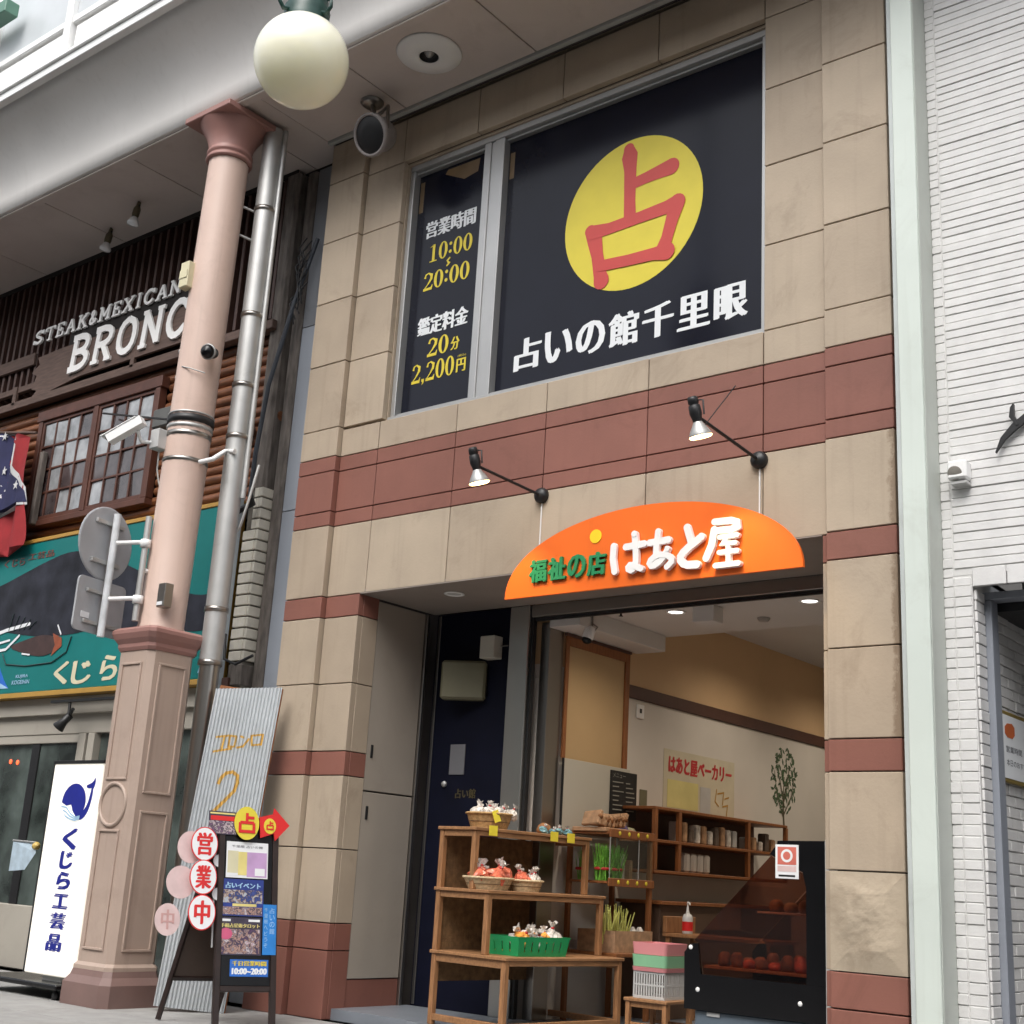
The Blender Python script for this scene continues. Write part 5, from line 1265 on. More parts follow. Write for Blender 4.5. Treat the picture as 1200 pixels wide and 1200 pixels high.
# =================================================================== STEPPED DISPLAY SHELF
SM = Matrix.Translation((1.61, .065, .085)) @ Matrix.Rotation(-.0998, 4, 'Z')
SH = thing('stepped_shelf', 'honey pine three-step display shelf with woven back standing in the shop doorway', 'shelf', mtx=SM)
Wd = 1.31; D = (.398, .57, .78); Hh = (1.43, .98, .525); p = .045
def sh_(b, nm, m=wood, label=None): return b.build(nm, m, SH, local=True, label=label)
for d, h in zip(D, Hh):
    sh_(MB().cbox(-.01, d+.012, -.015, Wd+.015, h-.024, h, .004), 'shelf_board', woodh)
    sh_(MB().cbox(d-.018, d-.001, .0455, Wd-.0455, h-.062, h-.0245, .003), 'front_rail', woodh)
for y in (0, Wd-p):
    sh_(MB().cbox(0, p, y, y+p, 0, Hh[0]-.0245, .004), 'back_post')
    sh_(MB().cbox(D[0]-p, D[0], y, y+p, Hh[1], Hh[0]-.0245, .004), 'upright')
    sh_(MB().cbox(D[1]-p, D[1], y, y+p, Hh[2], Hh[1]-.0245, .004), 'upright')
    sh_(MB().cbox(D[2]-p, D[2], y, y+p, 0, Hh[2]-.0245, .004), 'leg')
    sh_(MB().cbox(p+.001, D[0]-p-.001, y+.005, y+.04, Hh[0]-.07, Hh[0]-.025, .003), 'side_rail', woodh)
    sh_(MB().cbox(p+.001, D[1]-p-.001, y+.005, y+.04, Hh[1]-.07, Hh[1]-.025, .003), 'side_rail', woodh)
    sh_(MB().cbox(p+.001, D[2]-p-.001, y+.005, y+.04, Hh[2]-.08, Hh[2]-.025, .003), 'side_rail', woodh)
    sh_(MB().cbox(p+.001, D[2]-p-.001, y+.005, y+.04, .03, .075, .003), 'side_rail', woodh)
sh_(MB().cbox(D[2]-.04, D[2]-.005, p+.001, Wd-p-.001, .03, .075, .003), 'bottom_rail', woodh)
# woven back: crossing slats
b = MB(); nx, nz = 44, 46
for i in range(nz):
    z0 = .30+i*(1.08/nz); b.box(.006+.003*(i % 2), .010+.003*(i % 2), .046, Wd-.046, z0+.001, z0+1.08/nz-.002)
for j in range(nx):
    y0 = .05+j*(1.2/nx); b.box(.0035, .0055, y0+.002, y0+1.2/nx-.003, .3, 1.38)
    b.box(.0135, .0145, y0+.012, y0+.018, .3, 1.38)
b.build('woven_back', woven, SH, local=True, kind='stuff')
# price tags
def L(x, y, z): return SM @ Vector((x, y, z))
for k, (y, txt) in enumerate(((.17, '100'), (.86, '150'), (1.06, '200'))):
    t = thing('price_tag', ('yellow price tag on the top shelf edge below the wicker basket', 'left yellow price tag of the pair on the right of the top shelf edge', 'right yellow price tag of the pair on the right of the top shelf edge')[k], 'price tag', mtx=SM)
    MB().cbox(D[0]+.0125, D[0]+.0145, y-.045, y+.045, Hh[0]-.055, Hh[0]+.02, .0005).build('tag_card', tag_y, t, local=True)

# baskets
def basket(nm, label, x, y, z, rx, ry, h, m, flare=.78):
    t = thing(nm, label, 'basket', mtx=SM @ Matrix.Translation((x, y, z)))
    b = MB(); n = 34; vs = []
    lv = 9
    for i in range(lv+1):
        f_ = flare+(1-flare)*i/lv
        for k in range(n):
            a = 2*math.pi*k/n; bl = 1+.018*math.sin(n/2*a*1.0+math.pi*i); vs.append((rx*f_*bl*math.cos(a), ry*f_*bl*math.sin(a), h*i/lv))
    fs = [(i*n+k, i*n+(k+1) % n, (i+1)*n+(k+1) % n, (i+1)*n+k) for i in range(lv) for k in range(n)]+[tuple(range(n))[::-1]]
    b.add(vs, fs); b.build('wicker_wall', m, t, local=True)
    b = MB(); b.tube([(rx*1.01*math.cos(2*math.pi*k/24), ry*1.01*math.sin(2*math.pi*k/24), h) for k in range(25)], .009, 8); b.build('rim', m, t, local=True)
    MB().prism(ell(0, 0, rx*.9, ry*.9, 24), (0, 0, h*.45), *UV, 0, .004).build('liner', mat('dark_liner', (.10, .06, .03), .8), t, local=True)
    return t
def pack_proto(nm, m, tie, label, group, cat):
    """a bun in a gathered clear bag: lumpy body, pinched neck with a tie, frilled top"""
    t = thing(nm, label, cat, (0, 0, -20), group=group)
    rr_ = random.Random(len(label)*7)
    b = MB(); n = 14; prof_ = [(.0, .0), (.032, .004), (.046, .022), (.047, .042), (.036, .062), (.018, .076), (.008, .086)]
    vs = []
    for i, (r_, z_) in enumerate(prof_):
        for k in range(n): q_ = r_*(1+rr_.uniform(-.24, .24)); a = 2*math.pi*k/n; vs.append((q_*math.cos(a), q_*math.sin(a), z_*.85+rr_.uniform(-.005, .005)))
    b.add(vs, [(i*n+k, i*n+(k+1) % n, (i+1)*n+(k+1) % n, (i+1)*n+k) for i in range(len(prof_)-1) for k in range(n)], 0, False)
    b.build('bag', m, t, local=True)
    b = MB(); b.lathe((0, 0, .070), [(.007, 0), (.010, .003), (.010, .009), (.007, .012)], 10); b.build('tie', tie, t, local=True)
    b = MB(); vs = []; n = 16
    for r_, z_ in ((.006, .080), (.014, .094), (.020, .104)):
        for k in range(n): a = 2*math.pi*k/n; q_ = r_*(1+.28*math.cos(4*a+z_*60)); vs.append((q_*math.cos(a), q_*math.sin(a), z_+.006*math.sin(3*a)))
    b.add(vs, [(i*n+k, i*n+(k+1) % n, (i+1)*n+(k+1) % n, (i+1)*n+k) for i in range(2) for k in range(n)]); b.build('frill', bag_w, t, local=True)
    return t
def place(proto, used, mt, sc_=1.):
    o = proto if not used else copy_tree(proto)
    o.matrix_world = mt; lo, q_, s_ = mt.decompose(); o.location = lo; o.rotation_euler = q_.to_euler(); o.scale = (sc_, sc_, sc_)
    return o
def fill(proto, spots, base, zs, big=1.):
    for i, (x, y) in enumerate(spots):
        place(proto, i > 0, base @ Matrix.Translation((x, y, zs+random.uniform(-.004, .012))) @ Matrix.Rotation(random.uniform(0, 6), 4, 'Z') @ Matrix.Rotation(random.uniform(-.75, .75), 4, 'X'), random.uniform(.85, 1.25)*big)
basket('top_basket', 'round wicker basket of white packets standing on the topmost step of the pine shelf', .20, .33, Hh[0]+.001, .175, .185, .115, wicker)
B1 = SM @ Matrix.Translation((.20, .33, Hh[0]))
fill(pack_proto('wrapped_sweet', bag_w, tie_r, 'white clear-wrapped sweet packet in the wicker basket on the topmost step', 'packets in the top wicker basket', 'sweet'),
     [(.10, -.10), (.11, -.03), (.10, .05), (.10, .12), (.02, -.12), (.02, -.04), (.03, .05), (.02, .13), (-.06, -.08), (-.06, .02), (-.06, .10)], B1, .085)
t = thing('basket_price_card', 'yellow price card clipped to the rim of the top wicker basket', 'price tag', mtx=B1)
MB().box(-.045, .045, -.035, .035, 0, .002, T=Matrix.Translation((.165, -.09, .095)) @ Matrix.Rotation(R(80), 4, 'Y') @ Matrix.Rotation(.3, 4, 'Z')).build('card', tag_y, t, local=True)
basket('oval_basket', 'long pale basket of red packets on the middle step, partly behind the upright', .36, .20, Hh[1]+.001, .16, .215, .085, wickerl)
B2 = SM @ Matrix.Translation((.36, .20, Hh[1]))
fill(pack_proto('wrapped_bun', bag_r, tie_r, 'red clear-wrapped bun in the long pale basket on the middle step', 'red packets on the middle step', 'bun'),
     [(.06, -.13), (.07, -.02), (.06, .10), (-.03, -.08), (-.02, .05), (-.05, .14)], B2, .05, 1.4)
basket('small_pale_basket', 'small pale basket of wrapped buns on the middle step right of the long one', .38, .585, Hh[1]+.001, .13, .145, .08, wickerl)
B3 = SM @ Matrix.Translation((.38, .585, Hh[1]))
fill(pack_proto('wrapped_bun', bag_r, tie_r, 'reddish wrapped bun in the small pale basket on the middle step', 'packets in the small pale basket', 'bun'), [(.03, -.06), (-.04, -.02)], B3, .045, 1.25)
fill(pack_proto('wrapped_bun', bag_w, tie_r, 'whitish wrapped bun in the small pale basket on the middle step', 'packets in the small pale basket', 'bun'), [(.05, .04), (-.02, .08)], B3, .045, 1.25)
# green basket
GB = thing('green_basket', 'bright green plastic basket of white and orange packets on the lowest step', 'basket', mtx=SM @ Matrix.Translation((.40, .21, Hh[2]+.001)))
gx, gy, gh = .30, .52, .13
b = MB()
def gwall(p0, p1, nseg):
    """leaning slotted wall from p0 to p1 (bottom points), top flared outward"""
    p0 = Vector(p0); p1 = Vector(p1); c_ = Vector((gx/2, gy/2, 0)); nrm = ((p0+p1)/2-c_); nrm.z = 0; nrm.normalize(); d = (p1-p0).normalized(); Lh = (p1-p0).length
    def P_(u, v): return p0+d*(u*(Lh+.0)+ (u-.5)*.04*v)+nrm*.02*v+Vector((0, 0, gh*v))
    def bar(u0, u1, v0, v1):
        q_ = [P_(u0, v0), P_(u1, v0), P_(u1, v1), P_(u0, v1)]; b.add(q_+[x-nrm*.004 for x in q_], [(0, 1, 2, 3), (7, 6, 5, 4), (0, 4, 5, 1), (1, 5, 6, 2), (2, 6, 7, 3), (3, 7, 4, 0)])
    bar(0, 1, 0, .22); bar(0, 1, .78, 1.0)
    for i in range(nseg):
        bar(i/nseg+.0, i/nseg+.80/nseg, .22, .78)
    bar(1-.3/nseg, 1, .22, .78)
    bar(-.01, 1.01, .985, 1.06)
gwall((gx, 0, 0), (gx, gy, 0), 7); gwall((0, gy, 0), (0, 0, 0), 7); gwall((0, 0, 0), (gx, 0, 0), 4); gwall((gx, gy, 0), (0, gy, 0), 4)
b.build('slotted_wall', greenpl, GB, local=True)
MB().box(0, gx, 0, gy, 0, .004).build('base', greenpl, GB, local=True)
MB().box(.01, gx-.01, .01, gy-.01, .03, .034).build('liner', mat('yellow_green_liner', (.30, .38, .08), .6), GB, local=True)
B4 = SM @ Matrix.Translation((.40+gx/2, .21+gy/2, Hh[2]))
fill(pack_proto('wrapped_fruit', bag_o, tie_r, 'orange clear-wrapped packet in the bright green basket', 'packets in the green basket', 'fruit'), [(.07, -.17), (.03, -.03), (.07, .09), (-.05, .08)], B4, .075, 1.25)
fill(pack_proto('wrapped_bun', bag_w, tie_r, 'white clear-wrapped packet in the bright green basket', 'packets in the green basket', 'bun'), [(.08, -.09), (.08, .0), (.07, .18), (-.03, -.14), (-.02, .16), (-.08, -.02)], B4, .075, 1.25)
# small blue-green packets at the right end of the top step
pk = pack_proto('small_blue_packet', mat('blue_green_wrap', (.15, .30, .33), .25, .4, 30, .3), tie_r, 'small blue-green packet on the right end of the top step', 'blue-green packets on the top step', 'packet')
fill(pk, [(.33, .80), (.34, .90), (.33, 1.0), (.34, 1.1)], SM, Hh[0]+.0)
for ch in [o for o in bpy.data.objects if o.name.startswith('small_blue_packet')]: ch.scale = (.8, .8, .7)
t = thing('orange_packet', 'small orange-brown packet behind the blue-green packets on the top step', 'packet', mtx=SM)
MB().lathe((.24, .92, Hh[0]+.001), [(0, 0), (.05, .0), (.065, .03), (.05, .07), (.02, .09), (0, .092)], 12).build('bag', bread, t, local=True)

# =================================================================== INTERIOR THINGS
# rack behind the shelf
RK = thing('vegetable_rack', 'wooden rack with trays of vegetables against the left wall behind the pine shelf', 'rack', (2.0, 1.45, .085))
for z, nm in ((1.555, 'top_tray'), (1.165, 'middle_tray')):
    MB().cbox(1.84, 2.26, 1.42, 2.10, z, z+.02, .003).build(nm, wood_mid, RK)
    MB().cbox(2.261, 2.28, 1.42, 2.10, z-.02, z+.045, .003).build('tray_edge', wood_mid, RK)
    for k in range(4): MB().lathe((2.2812, 1.55+.14*k, z+.015), [(0, .003), (.016, .003), (.018, 0)], 10, axis=(1, 0, 0)).build('yellow_dot', tag_y, RK)
MB().box(2.262, 2.268, 1.44, 2.08, 1.212, 1.53).build('glass_front', glass, RK)
for y in (1.43, 1.86): MB().tube([(2.27, y, 1.19), (2.27, y, 1.55)], .005, 6).build('chrome_rod', steel, RK)
for x, y in ((1.86, 1.44), (1.86, 2.08), (2.24, 2.08)): MB().cbox(x-.02, x+.02, y-.02, y+.02, .085, 1.554, .003).build('post', wood_mid, RK)
MB().cbox(1.84, 2.36, 1.42, 2.16, .60, .63, .004).build('lower_board', wood_mid, RK)
MB().cbox(2.36, 2.385, 1.42, 1.445, .085, .60, .003).build('white_side_panel', white, RK)
MB().cbox(1.86, 2.30, 1.42, 2.10, .59, .599, .002).build('under_board', dark_m, RK)
def bundle(name, label, x, y, z, n, h, m, m2, sp=.05, lean=.25):
    t = thing(name, label, 'vegetables', (x, y, z)); b = MB(); b2 = MB(); tk = 1.6 if m is leekp else .62
    for k in range(n):
        a, r_ = random.uniform(0, 6.28), random.uniform(0, sp); bx, by = x+r_*math.cos(a), y+r_*math.sin(a); hh = h*random.uniform(.8, 1.1); lx, ly = random.uniform(-.3, 1)*lean*.15, random.uniform(-1, .6)*lean*.25
        pts_ = [(bx, by, z), (bx+lx*.4, by+ly*.4, z+hh*.5), (bx+lx, by+ly, z+hh)]
        b.tube(pts_, [.007*tk, .006*tk, .002*tk], 5)
    b.build('stalks', m, t)
    b2.lathe((x, y, z+h*.3), [(sp*.95, 0), (sp*1.12, .004), (sp*1.12, .02), (sp*.95, .024)], 14); b2.build('red_band', tie_r, t)
    return t
for k, y in enumerate((1.47, 1.57, 1.67)):
    bundle('green_onions', ('first', 'second', 'third')[k]+' bundle of green onions from the doorway side on the middle rack tray', 2.17, y, 1.187, 60, .27, leek, leek, .06, .5)
bundle('green_onions', 'bundle of green onions at the back of the rack, seen between the shelf posts', 1.96, 1.48, 1.187, 24, .25, leek, leek)
t = thing('clear_packets', 'clear and grey packets on the middle rack tray right of the green onions', 'packets', (2.1, 1.85, 1.19))
for k in range(4): MB().cbox(1.98+.05*(k % 2), 2.06+.05*(k % 2), 1.80+.06*k, 1.845+.06*k, 1.187, 1.187+random.uniform(.14, .24), .015).build('packet', random.choice([bag_w, greypl, paper_b]), t)
t = thing('cardboard_box', 'open brown cardboard box of yellow stalks on the lower board of the rack', 'box', (2.15, 1.75, .63))
for q_ in ((2.31, 2.318, 1.47, 2.03), (1.95, 1.958, 1.47, 2.03)): MB().box(*q_, .632, .80).build('side', paper_b, t)
for q_ in ((1.958, 2.31, 1.47, 1.478), (1.958, 2.31, 2.022, 2.03)): MB().box(*q_, .632, .80).build('side', paper_b, t)
MB().box(1.958, 2.31, 1.478, 2.022, .632, .64).build('bottom', paper_b, t)
for k, y in enumerate((1.52, 1.63, 1.74)): bundle('celery_stalks', ('nearest', 'middle', 'farthest')[k]+' bundle of pale yellow-green stalks standing in the cardboard box', 2.20, y, .65, 11, .33, leekp, leek, .04, .6)
t = thing('plastic_bags', 'crumpled clear plastic bags at the right end of the cardboard box', 'bags', (2.2, 1.93, .7))
for k in range(3): MB().lathe((2.16+.03*k, 1.86+.06*k, .66), [(0, 0), (.05, .0), (.06, .06), (.04, .13), (.015, .17), (.0, .171)], 9, smooth=False).build('bag', bag_w, t)
t = thing('bread_tray', 'row of brown paper bread bags in an open box on top of the rack', 'bread bags', (2.1, 1.7, 1.58))
MB().cbox(1.90, 2.24, 1.40, 1.84, 1.576, 1.61, .004).build('tray', paper_b, t)
for k in range(7):
    y = 1.38+.06*k; T = Matrix.Translation((2.1, y, 1.625)) @ Matrix.Rotation(R(-28+random.uniform(-8, 8)), 4, 'X') @ Matrix.Rotation(random.uniform(-.2, .2), 4, 'Z')
    MB().cbox(-.10, .10, -.02, .02, 0, .10+random.uniform(0, .03), .008, T=T).build('paper_bag', paper_b, t)
    MB().lathe(tuple(T @ Vector((0.09, 0, .07))), [(0, -.02), (.022, -.01), (.025, .01), (0, .025)], 8, axis=(1, 0, .2)).build('roll', bread, t)
t = thing('purple_bag', 'purple and green bag behind the bread bags on the rack', 'bag', (2.0, 1.95, 1.6))
MB().lathe((2.02, 1.93, 1.577), [(0, 0), (.07, .0), (.085, .04), (.05, .09), (.02, .11), (0, .112)], 10).build('bag', mat('purple_wrap', (.12, .08, .2), .4, .5, 20, .2), t)
MB().lathe((2.05, 2.02, 1.577), [(0, 0), (.06, .0), (.075, .03), (.05, .06), (0, .07)], 10).build('bag', mat('olive_wrap', (.3, .3, .18), .4, .3, 20, .2), t)

# wall things
t = thing('tan_framed_board', 'tall tan board in an orange-brown wooden frame on the inside left wall', 'board', (1.8, 1.8, 2.7))
MB().box(1.791, 1.806, 1.345, 2.275, 2.16, 3.19).build('tan_panel', mat('tan_panel_board', (.52, .36, .19), .6, .05, 1.5, .03), t)
for y0, y1, z0, z1 in ((1.31, 1.36, 2.17, 3.22), (2.24, 2.31, 2.17, 3.22), (1.361, 2.239, 3.14, 3.22)): MB().cbox(1.8062, 1.825, y0, y1, z0, z1, .003).build('frame_rail', wood_mid, t)
MB().cbox(1.80, 1.835, 1.30, 2.32, 3.221, 3.245, .003).build('top_ledge', beam_m, t)
t = thing('whiteboard', 'plain off-white board standing below the tan framed board', 'board', (1.8, 1.8, 1.9))
MB().cbox(1.826, 1.84, 1.33, 2.34, 1.58, 2.17, .004).build('board', mat('off_white_board', (.50, .48, .42), .4, .03, 2, 0), t)
MB().cbox(1.824, 1.842, 1.315, 1.3295, 1.58, 2.17, .002).build('dark_edge', black, t)
t = thing('menu_blackboard', 'small blackboard menu with chalk lines on the off-white board', 'blackboard', (1.85, 2.25, 1.95))
MB().cbox(1.8405, 1.852, 2.02, 2.44, 1.72, 2.14, .003).build('slate', black, t)
b = MB(); text(b, 'メニュー', 2.05, 2.25, 2.08, 2.12, (1.8525, 0, 0), *YZ, .0005)
for k in range(7): b.stroke([(2.05, 2.04-.04*k), (2.05+random.uniform(.08, .17), 2.042-.04*k)], .009, (1.8525, 0, 0), *YZ, 0, .001); b.stroke([(2.26, 2.04-.04*k), (2.26+random.uniform(.05, .15), 2.042-.04*k)], .009, (1.8525, 0, 0), *YZ, 0, .001)
b.build('chalk_text', mat('chalk', (.30, .30, .27), .8), t)
t = thing('wall_switch', 'small white wall switch plate under the brown wall rail', 'switch', (1.8, 2.55, 2.74))
MB().cbox(1.791, 1.806, 2.48, 2.60, 2.66, 2.79, .004).build('plate', white, t); MB().cbox(1.8062, 1.812, 2.52, 2.55, 2.71, 2.75, .002).build('toggle', black, t)
t = thing('small_wall_card', 'small dim card on the wall right of the blackboard menu', 'card', (1.8, 2.65, 1.95))
MB().cbox(1.791, 1.798, 2.58, 2.70, 1.85, 2.02, .002).build('card', mat('dull_olive_print', (.16, .15, .09), .5), t)
t = thing('bakery_poster', 'yellow paper poster with red brush lettering on the white inside wall', 'poster', (1.8, 3.6, 2.2))
MB().box(1.791, 1.794, 2.98, 4.34, 1.86, 2.44).build('paper', mat('pale_yellow_paper', (.58, .53, .40), .7, .08, 3, 0), t)
b = MB(); text(b, 'はあと屋ベーカリー', 3.06, 4.28, 2.22, 2.38, (1.7945, 0, 0), *YZ, .001, bold=.018, boldv=.01)
b.build('red_lettering', red, t)
b = MB(); b.box(1.7945, 1.7965, 3.05, 3.62, 1.90, 2.16); b.build('pale_block', mat('brighter_yellow_paper', (.66, .60, .25), .7), t)
b = MB(); b.box(1.7945, 1.7965, 3.66, 3.86, 1.88, 2.14); b.build('grey_note', greypl, t)
b = MB()
for st in ([(3.98, 2.14), (3.95, 2.02), (4.02, 1.98)], [(4.0, 2.10), (4.12, 2.12), (4.10, 2.0)], [(4.10, 1.98), (4.2, 2.0), (4.18, 1.90)], [(4.14, 2.06), (4.22, 2.08)]): b.stroke(st, .014, (1.7945, 0, 0), *YZ, 0, .002)
b.build('ochre_scribble', mat('ochre_print', (.45, .25, .04), .6), t)
t = thing('tree_decal', 'green tree wall sticker on the white inside wall at the right', 'wall sticker', (1.8, 5.4, 2.2))
b = MB(); b.stroke([(5.46, 1.40), (5.45, 1.8), (5.42, 2.1), (5.45, 2.4)], [.05, .04, .03, .015], (1.7905, 0, 0), *YZ, 0, .002)
for s_ in ([(5.44, 1.95), (5.28, 2.2), (5.22, 2.45)], [(5.43, 2.0), (5.62, 2.22), (5.68, 2.42)], [(5.44, 2.1), (5.33, 2.4)], [(5.44, 2.15), (5.56, 2.5)]): b.stroke(s_, [.02, .014, .008][:len(s_)], (1.7905, 0, 0), *YZ, 0, .0025)
b.build('trunk', mat('dull_stem_print', (.10, .085, .05), .6), t)
b = MB()
for k in range(150):
    a = random.uniform(0, 6.28); q_ = math.sqrt(random.random()); cy_, cz_ = 5.45+.30*q_*math.cos(a), 2.36+.36*q_*math.sin(a); an = random.uniform(0, 3.14); ca, sa_ = math.cos(an), math.sin(an)
    b.prism([(cy_+ca*.035, cz_+sa_*.035), (cy_-sa_*.014, cz_+ca*.014), (cy_-ca*.035, cz_-sa_*.035), (cy_+sa_*.014, cz_-ca*.014)], (1.791, 0, 0), *YZ, 0, .003+.0003*(k % 8))
b.build('leaves', mat('dull_green_print', (.07, .12, .06), .6, .4, 20, 0), t, kind='stuff')
# wall cabinet with goods
WC = thing('wall_cabinet', 'long brown wooden cabinet with glass bays of goods under the yellow poster', 'cabinet', (2.0, 3.4, 1.3))
for z in (1.82, 1.54, 1.28): MB().cbox(1.82, 2.2, 2.22, 4.72, z, z+.025, .003).build('shelf_board', wood_mid, WC)
for y in (2.22, 2.62, 3.90, 4.69): MB().cbox(2.16, 2.199, y, y+.045, 1.306, 1.819, .003).build('post', wood_mid, WC)
MB().box(1.815, 1.819, 2.22, 4.72, 1.28, 1.84).build('back', beam_m, WC)
MB().cbox(1.82, 2.30, 2.20, 4.72, 1.02, 1.05, .003).build('counter_board', wood_mid, WC)
MB().cbox(1.84, 2.25, 2.25, 4.70, .085, 1.019, .004).build('base_cupboard', mat('dull_brown_cupboard', (.12, .07, .045), .6, .15, 4, .1), WC)
gp = None
ORD = ['first', 'second', 'third', 'fourth', 'fifth', 'sixth', 'seventh', 'eighth', 'ninth', 'tenth']
for k in range(15):
    y = 2.72+.115*k if k < 10 else 4.02+.13*(k-10); zz = 1.566
    gl = ORD[k if k < 10 else k-10]+' packet from the left in the '+('wide middle' if k < 10 else 'right')+' bay of the wall cabinet'
    t = thing('goods_packet', gl, 'packet', (2.1, y, zz), group='packets in the wall cabinet')
    MB().cbox(2.04, 2.14, y-.035, y+.035, zz, zz+random.uniform(.09, .2), .012).build('packet', random.choice([greypl, mat('dim_brown_packet', (.12, .09, .07), .4, .3, 20, 0), bag_w, paper_b]), t)
for k in range(4):
    y = 2.9+.12*k
    t = thing('upright_packet', ORD[k]+' pale upright packet from the left on the lowest cabinet shelf', 'packet', (2.1, y, 1.306), group='pale packets on the lowest cabinet shelf')
    MB().cbox(2.05, 2.13, y-.045, y+.045, 1.306, 1.306+.17, .02).build('packet', wall_w, t)
# table with sanitiser
t = thing('small_table', 'light brown table behind the stacked crates', 'table', (2.6, 2.3, 0))
MB().cbox(2.32, 3.35, 2.18, 2.66, .765, .795, .004).build('top', wood, t)
MB().cbox(2.32, 2.36, 2.18, 2.66, .796, .93, .004).build('upstand', wood, t)
for x, y in ((2.36, 2.22), (3.3, 2.22), (2.36, 2.62), (3.3, 2.62)): MB().cbox(x-.02, x+.02, y-.02, y+.02, .085, .764, .003).build('leg', wood, t)
t = thing('sanitiser_bottle', 'clear pump bottle of hand sanitiser with red label on the light brown table', 'bottle', (2.50, 2.29, .796))
MB().lathe((2.50, 2.29, .796), [(0, 0), (.042, .0), (.045, .006), (.045, .13), (.035, .155), (.016, .165), (.016, .18), (0, .18)], 20).build('bottle_body', mat('clear_plastic', (.6, .6, .6), .15, .05, 9, 0), t)
MB().lathe((2.50, 2.29, .82), [(.0462, 0), (.0462, .075)], 20).build('red_label', redv, t)
MB().tube([(2.50, 2.29, .976), (2.50, 2.29, 1.03), (2.50, 2.29, 1.05), (2.535, 2.26, 1.045), (2.545, 2.25, 1.03)], [.013, .006, .010, .007, .005], 10).build('pump', white, t)
# stool and crates
t = thing('wooden_stool', 'low pine stool under the stacked crates in the doorway', 'stool', (2.93, 1.17, .085))
MB().cbox(2.74, 3.12, .98, 1.38, .33, .355, .005).build('seat', woodh, t)
for x, y in ((2.77, 1.01), (3.09, 1.01), (2.77, 1.35), (3.09, 1.35)): MB().cbox(x-.018, x+.018, y-.018, y+.018, .085, .329, .003).build('leg', wood, t)
for y in (1.01, 1.35): MB().cbox(2.79, 3.07, y-.01, y+.01, .16, .185, .003).build('stretcher', wood, t)
MB().cbox(2.79, 3.07, 1.005, 1.015, .29, .328, .002).build('apron', wood, t)
def tub(nm, label, z, h, m, slots=False, top=True):
    t = thing(nm, label, 'crate', (2.93, 1.17, z), group='plastic tubs stacked on the stool')
    x0, x1, y0, y1 = 2.775, 3.085, 1.01, 1.34
    b = MB(); s_ = .02
    if slots:
        n = 12
        for k in range(n):
            for (ax_, a0_, a1_, c0_) in (('x', x0+s_, x1-s_, y0+s_), ('x', x0+s_, x1-s_, y1-s_), ('y', y0+s_, y1-s_, x0+s_), ('y', y0+s_, y1-s_, x1-s_)):
                u = a0_+(a1_-a0_)*k/n; w_ = (a1_-a0_)/n*.55
                for zz0, zz1 in ((z+.02, z+h*.48), (z+h*.54, z+h-.015)):
                    if ax_ == 'x': b.box(u, u+w_, c0_-.002, c0_+.002, zz0, zz1)
                    else: b.box(c0_-.002, c0_+.002, u, u+w_, zz0, zz1)
        for z0_, z1_ in ((z, z+.02), (z+h*.48, z+h*.54), (z+h-.015, z+h)):
            b.box(x0+s_, x1-s_, y0+s_-.003, y0+s_+.003, z0_, z1_); b.box(x0+s_, x1-s_, y1-s_-.003, y1-s_+.003, z0_, z1_)
            b.box(x0+s_-.003, x0+s_+.003, y0+s_+.004, y1-s_-.004, z0_, z1_); b.box(x1-s_-.003, x1-s_+.003, y0+s_+.004, y1-s_-.004, z0_, z1_)
    else:
        o = [(px-( x0+x1)/2, py-(y0+y1)/2) for px, py in ((x0, y0), (x1, y0), (x1, y1), (x0, y1))]
        rr1 = rrect((x1-x0)/2, (y1-y0)/2, .035); rr0 = rrect((x1-x0)/2-.008, (y1-y0)/2-.008, .03); n = len(rr1); cx_, cy_ = (x0+x1)/2, (y0+y1)/2
        vs = [(cx_+u, cy_+v, z) for u, v in rr0]+[(cx_+u, cy_+v, z+h) for u, v in rr1]+[(cx_+u*.95, cy_+v*.95, z+h) for u, v in rr1]+[(cx_+u*.93, cy_+v*.93, z+.01) for u, v in rr0]
        b.add(vs, [(i+j*n, (i+1) % n+j*n, (i+1) % n+(j+1)*n, i+(j+1)*n) for j in range(3) for i in range(n)]+[tuple(3*n+k for k in range(n))])
    b.build('tub_wall', m, t)
    if slots: MB().box(x0+.025, x1-.025, y0+.025, y1-.025, z, z+.006).build('base', m, t)
tub('grey_crate', 'pale grey slotted crate, lowest of the stack on the pine stool', .356, .19, greypl, True)
tub('pink_tub', 'thin pink tub directly on the grey slotted crate', .548, .03, pinkpl)
tub('mint_tub', 'mint green tub between two pink ones on the stool', .580, .085, mintpl)
tub('pink_tub', 'topmost pink tub of the stack on the stool', .667, .085, pinkpl)

# bakery case
BC = thing('bakery_case', 'black display case with slanted brown glass front full of wrapped bread beside the right pillar', 'display case', (4.1, .9, .085))
def side_panel(y0, y1):
    for nm, poly in (('bottom_panel', [(3.555, .37), (4.60, .37), (4.60, .60), (3.68, .60), (3.655, .80), (3.60, .795), (3.55, .735)]),
                     ('side_stile', [(4.465, .601), (4.60, .601), (4.60, 1.505), (4.27, 1.50), (4.20, 1.41), (4.30, 1.36), (4.44, 1.30), (4.465, 1.2)])):
        MB().prism(poly, (0, y0, 0), *XZ, -(y1-y0), 0).build(nm, blackgloss, BC)
    MB().prism([(3.70, .602), (4.463, .602), (4.463, 1.2), (4.435, 1.295), (4.30, 1.355), (4.205, 1.40), (3.625, .82), (3.66, .80)], (0, y0+.006, 0), *XZ, -.006, 0).build('side_glass', glassbrown, BC)
side_panel(.50, .525); side_panel(1.475, 1.50)
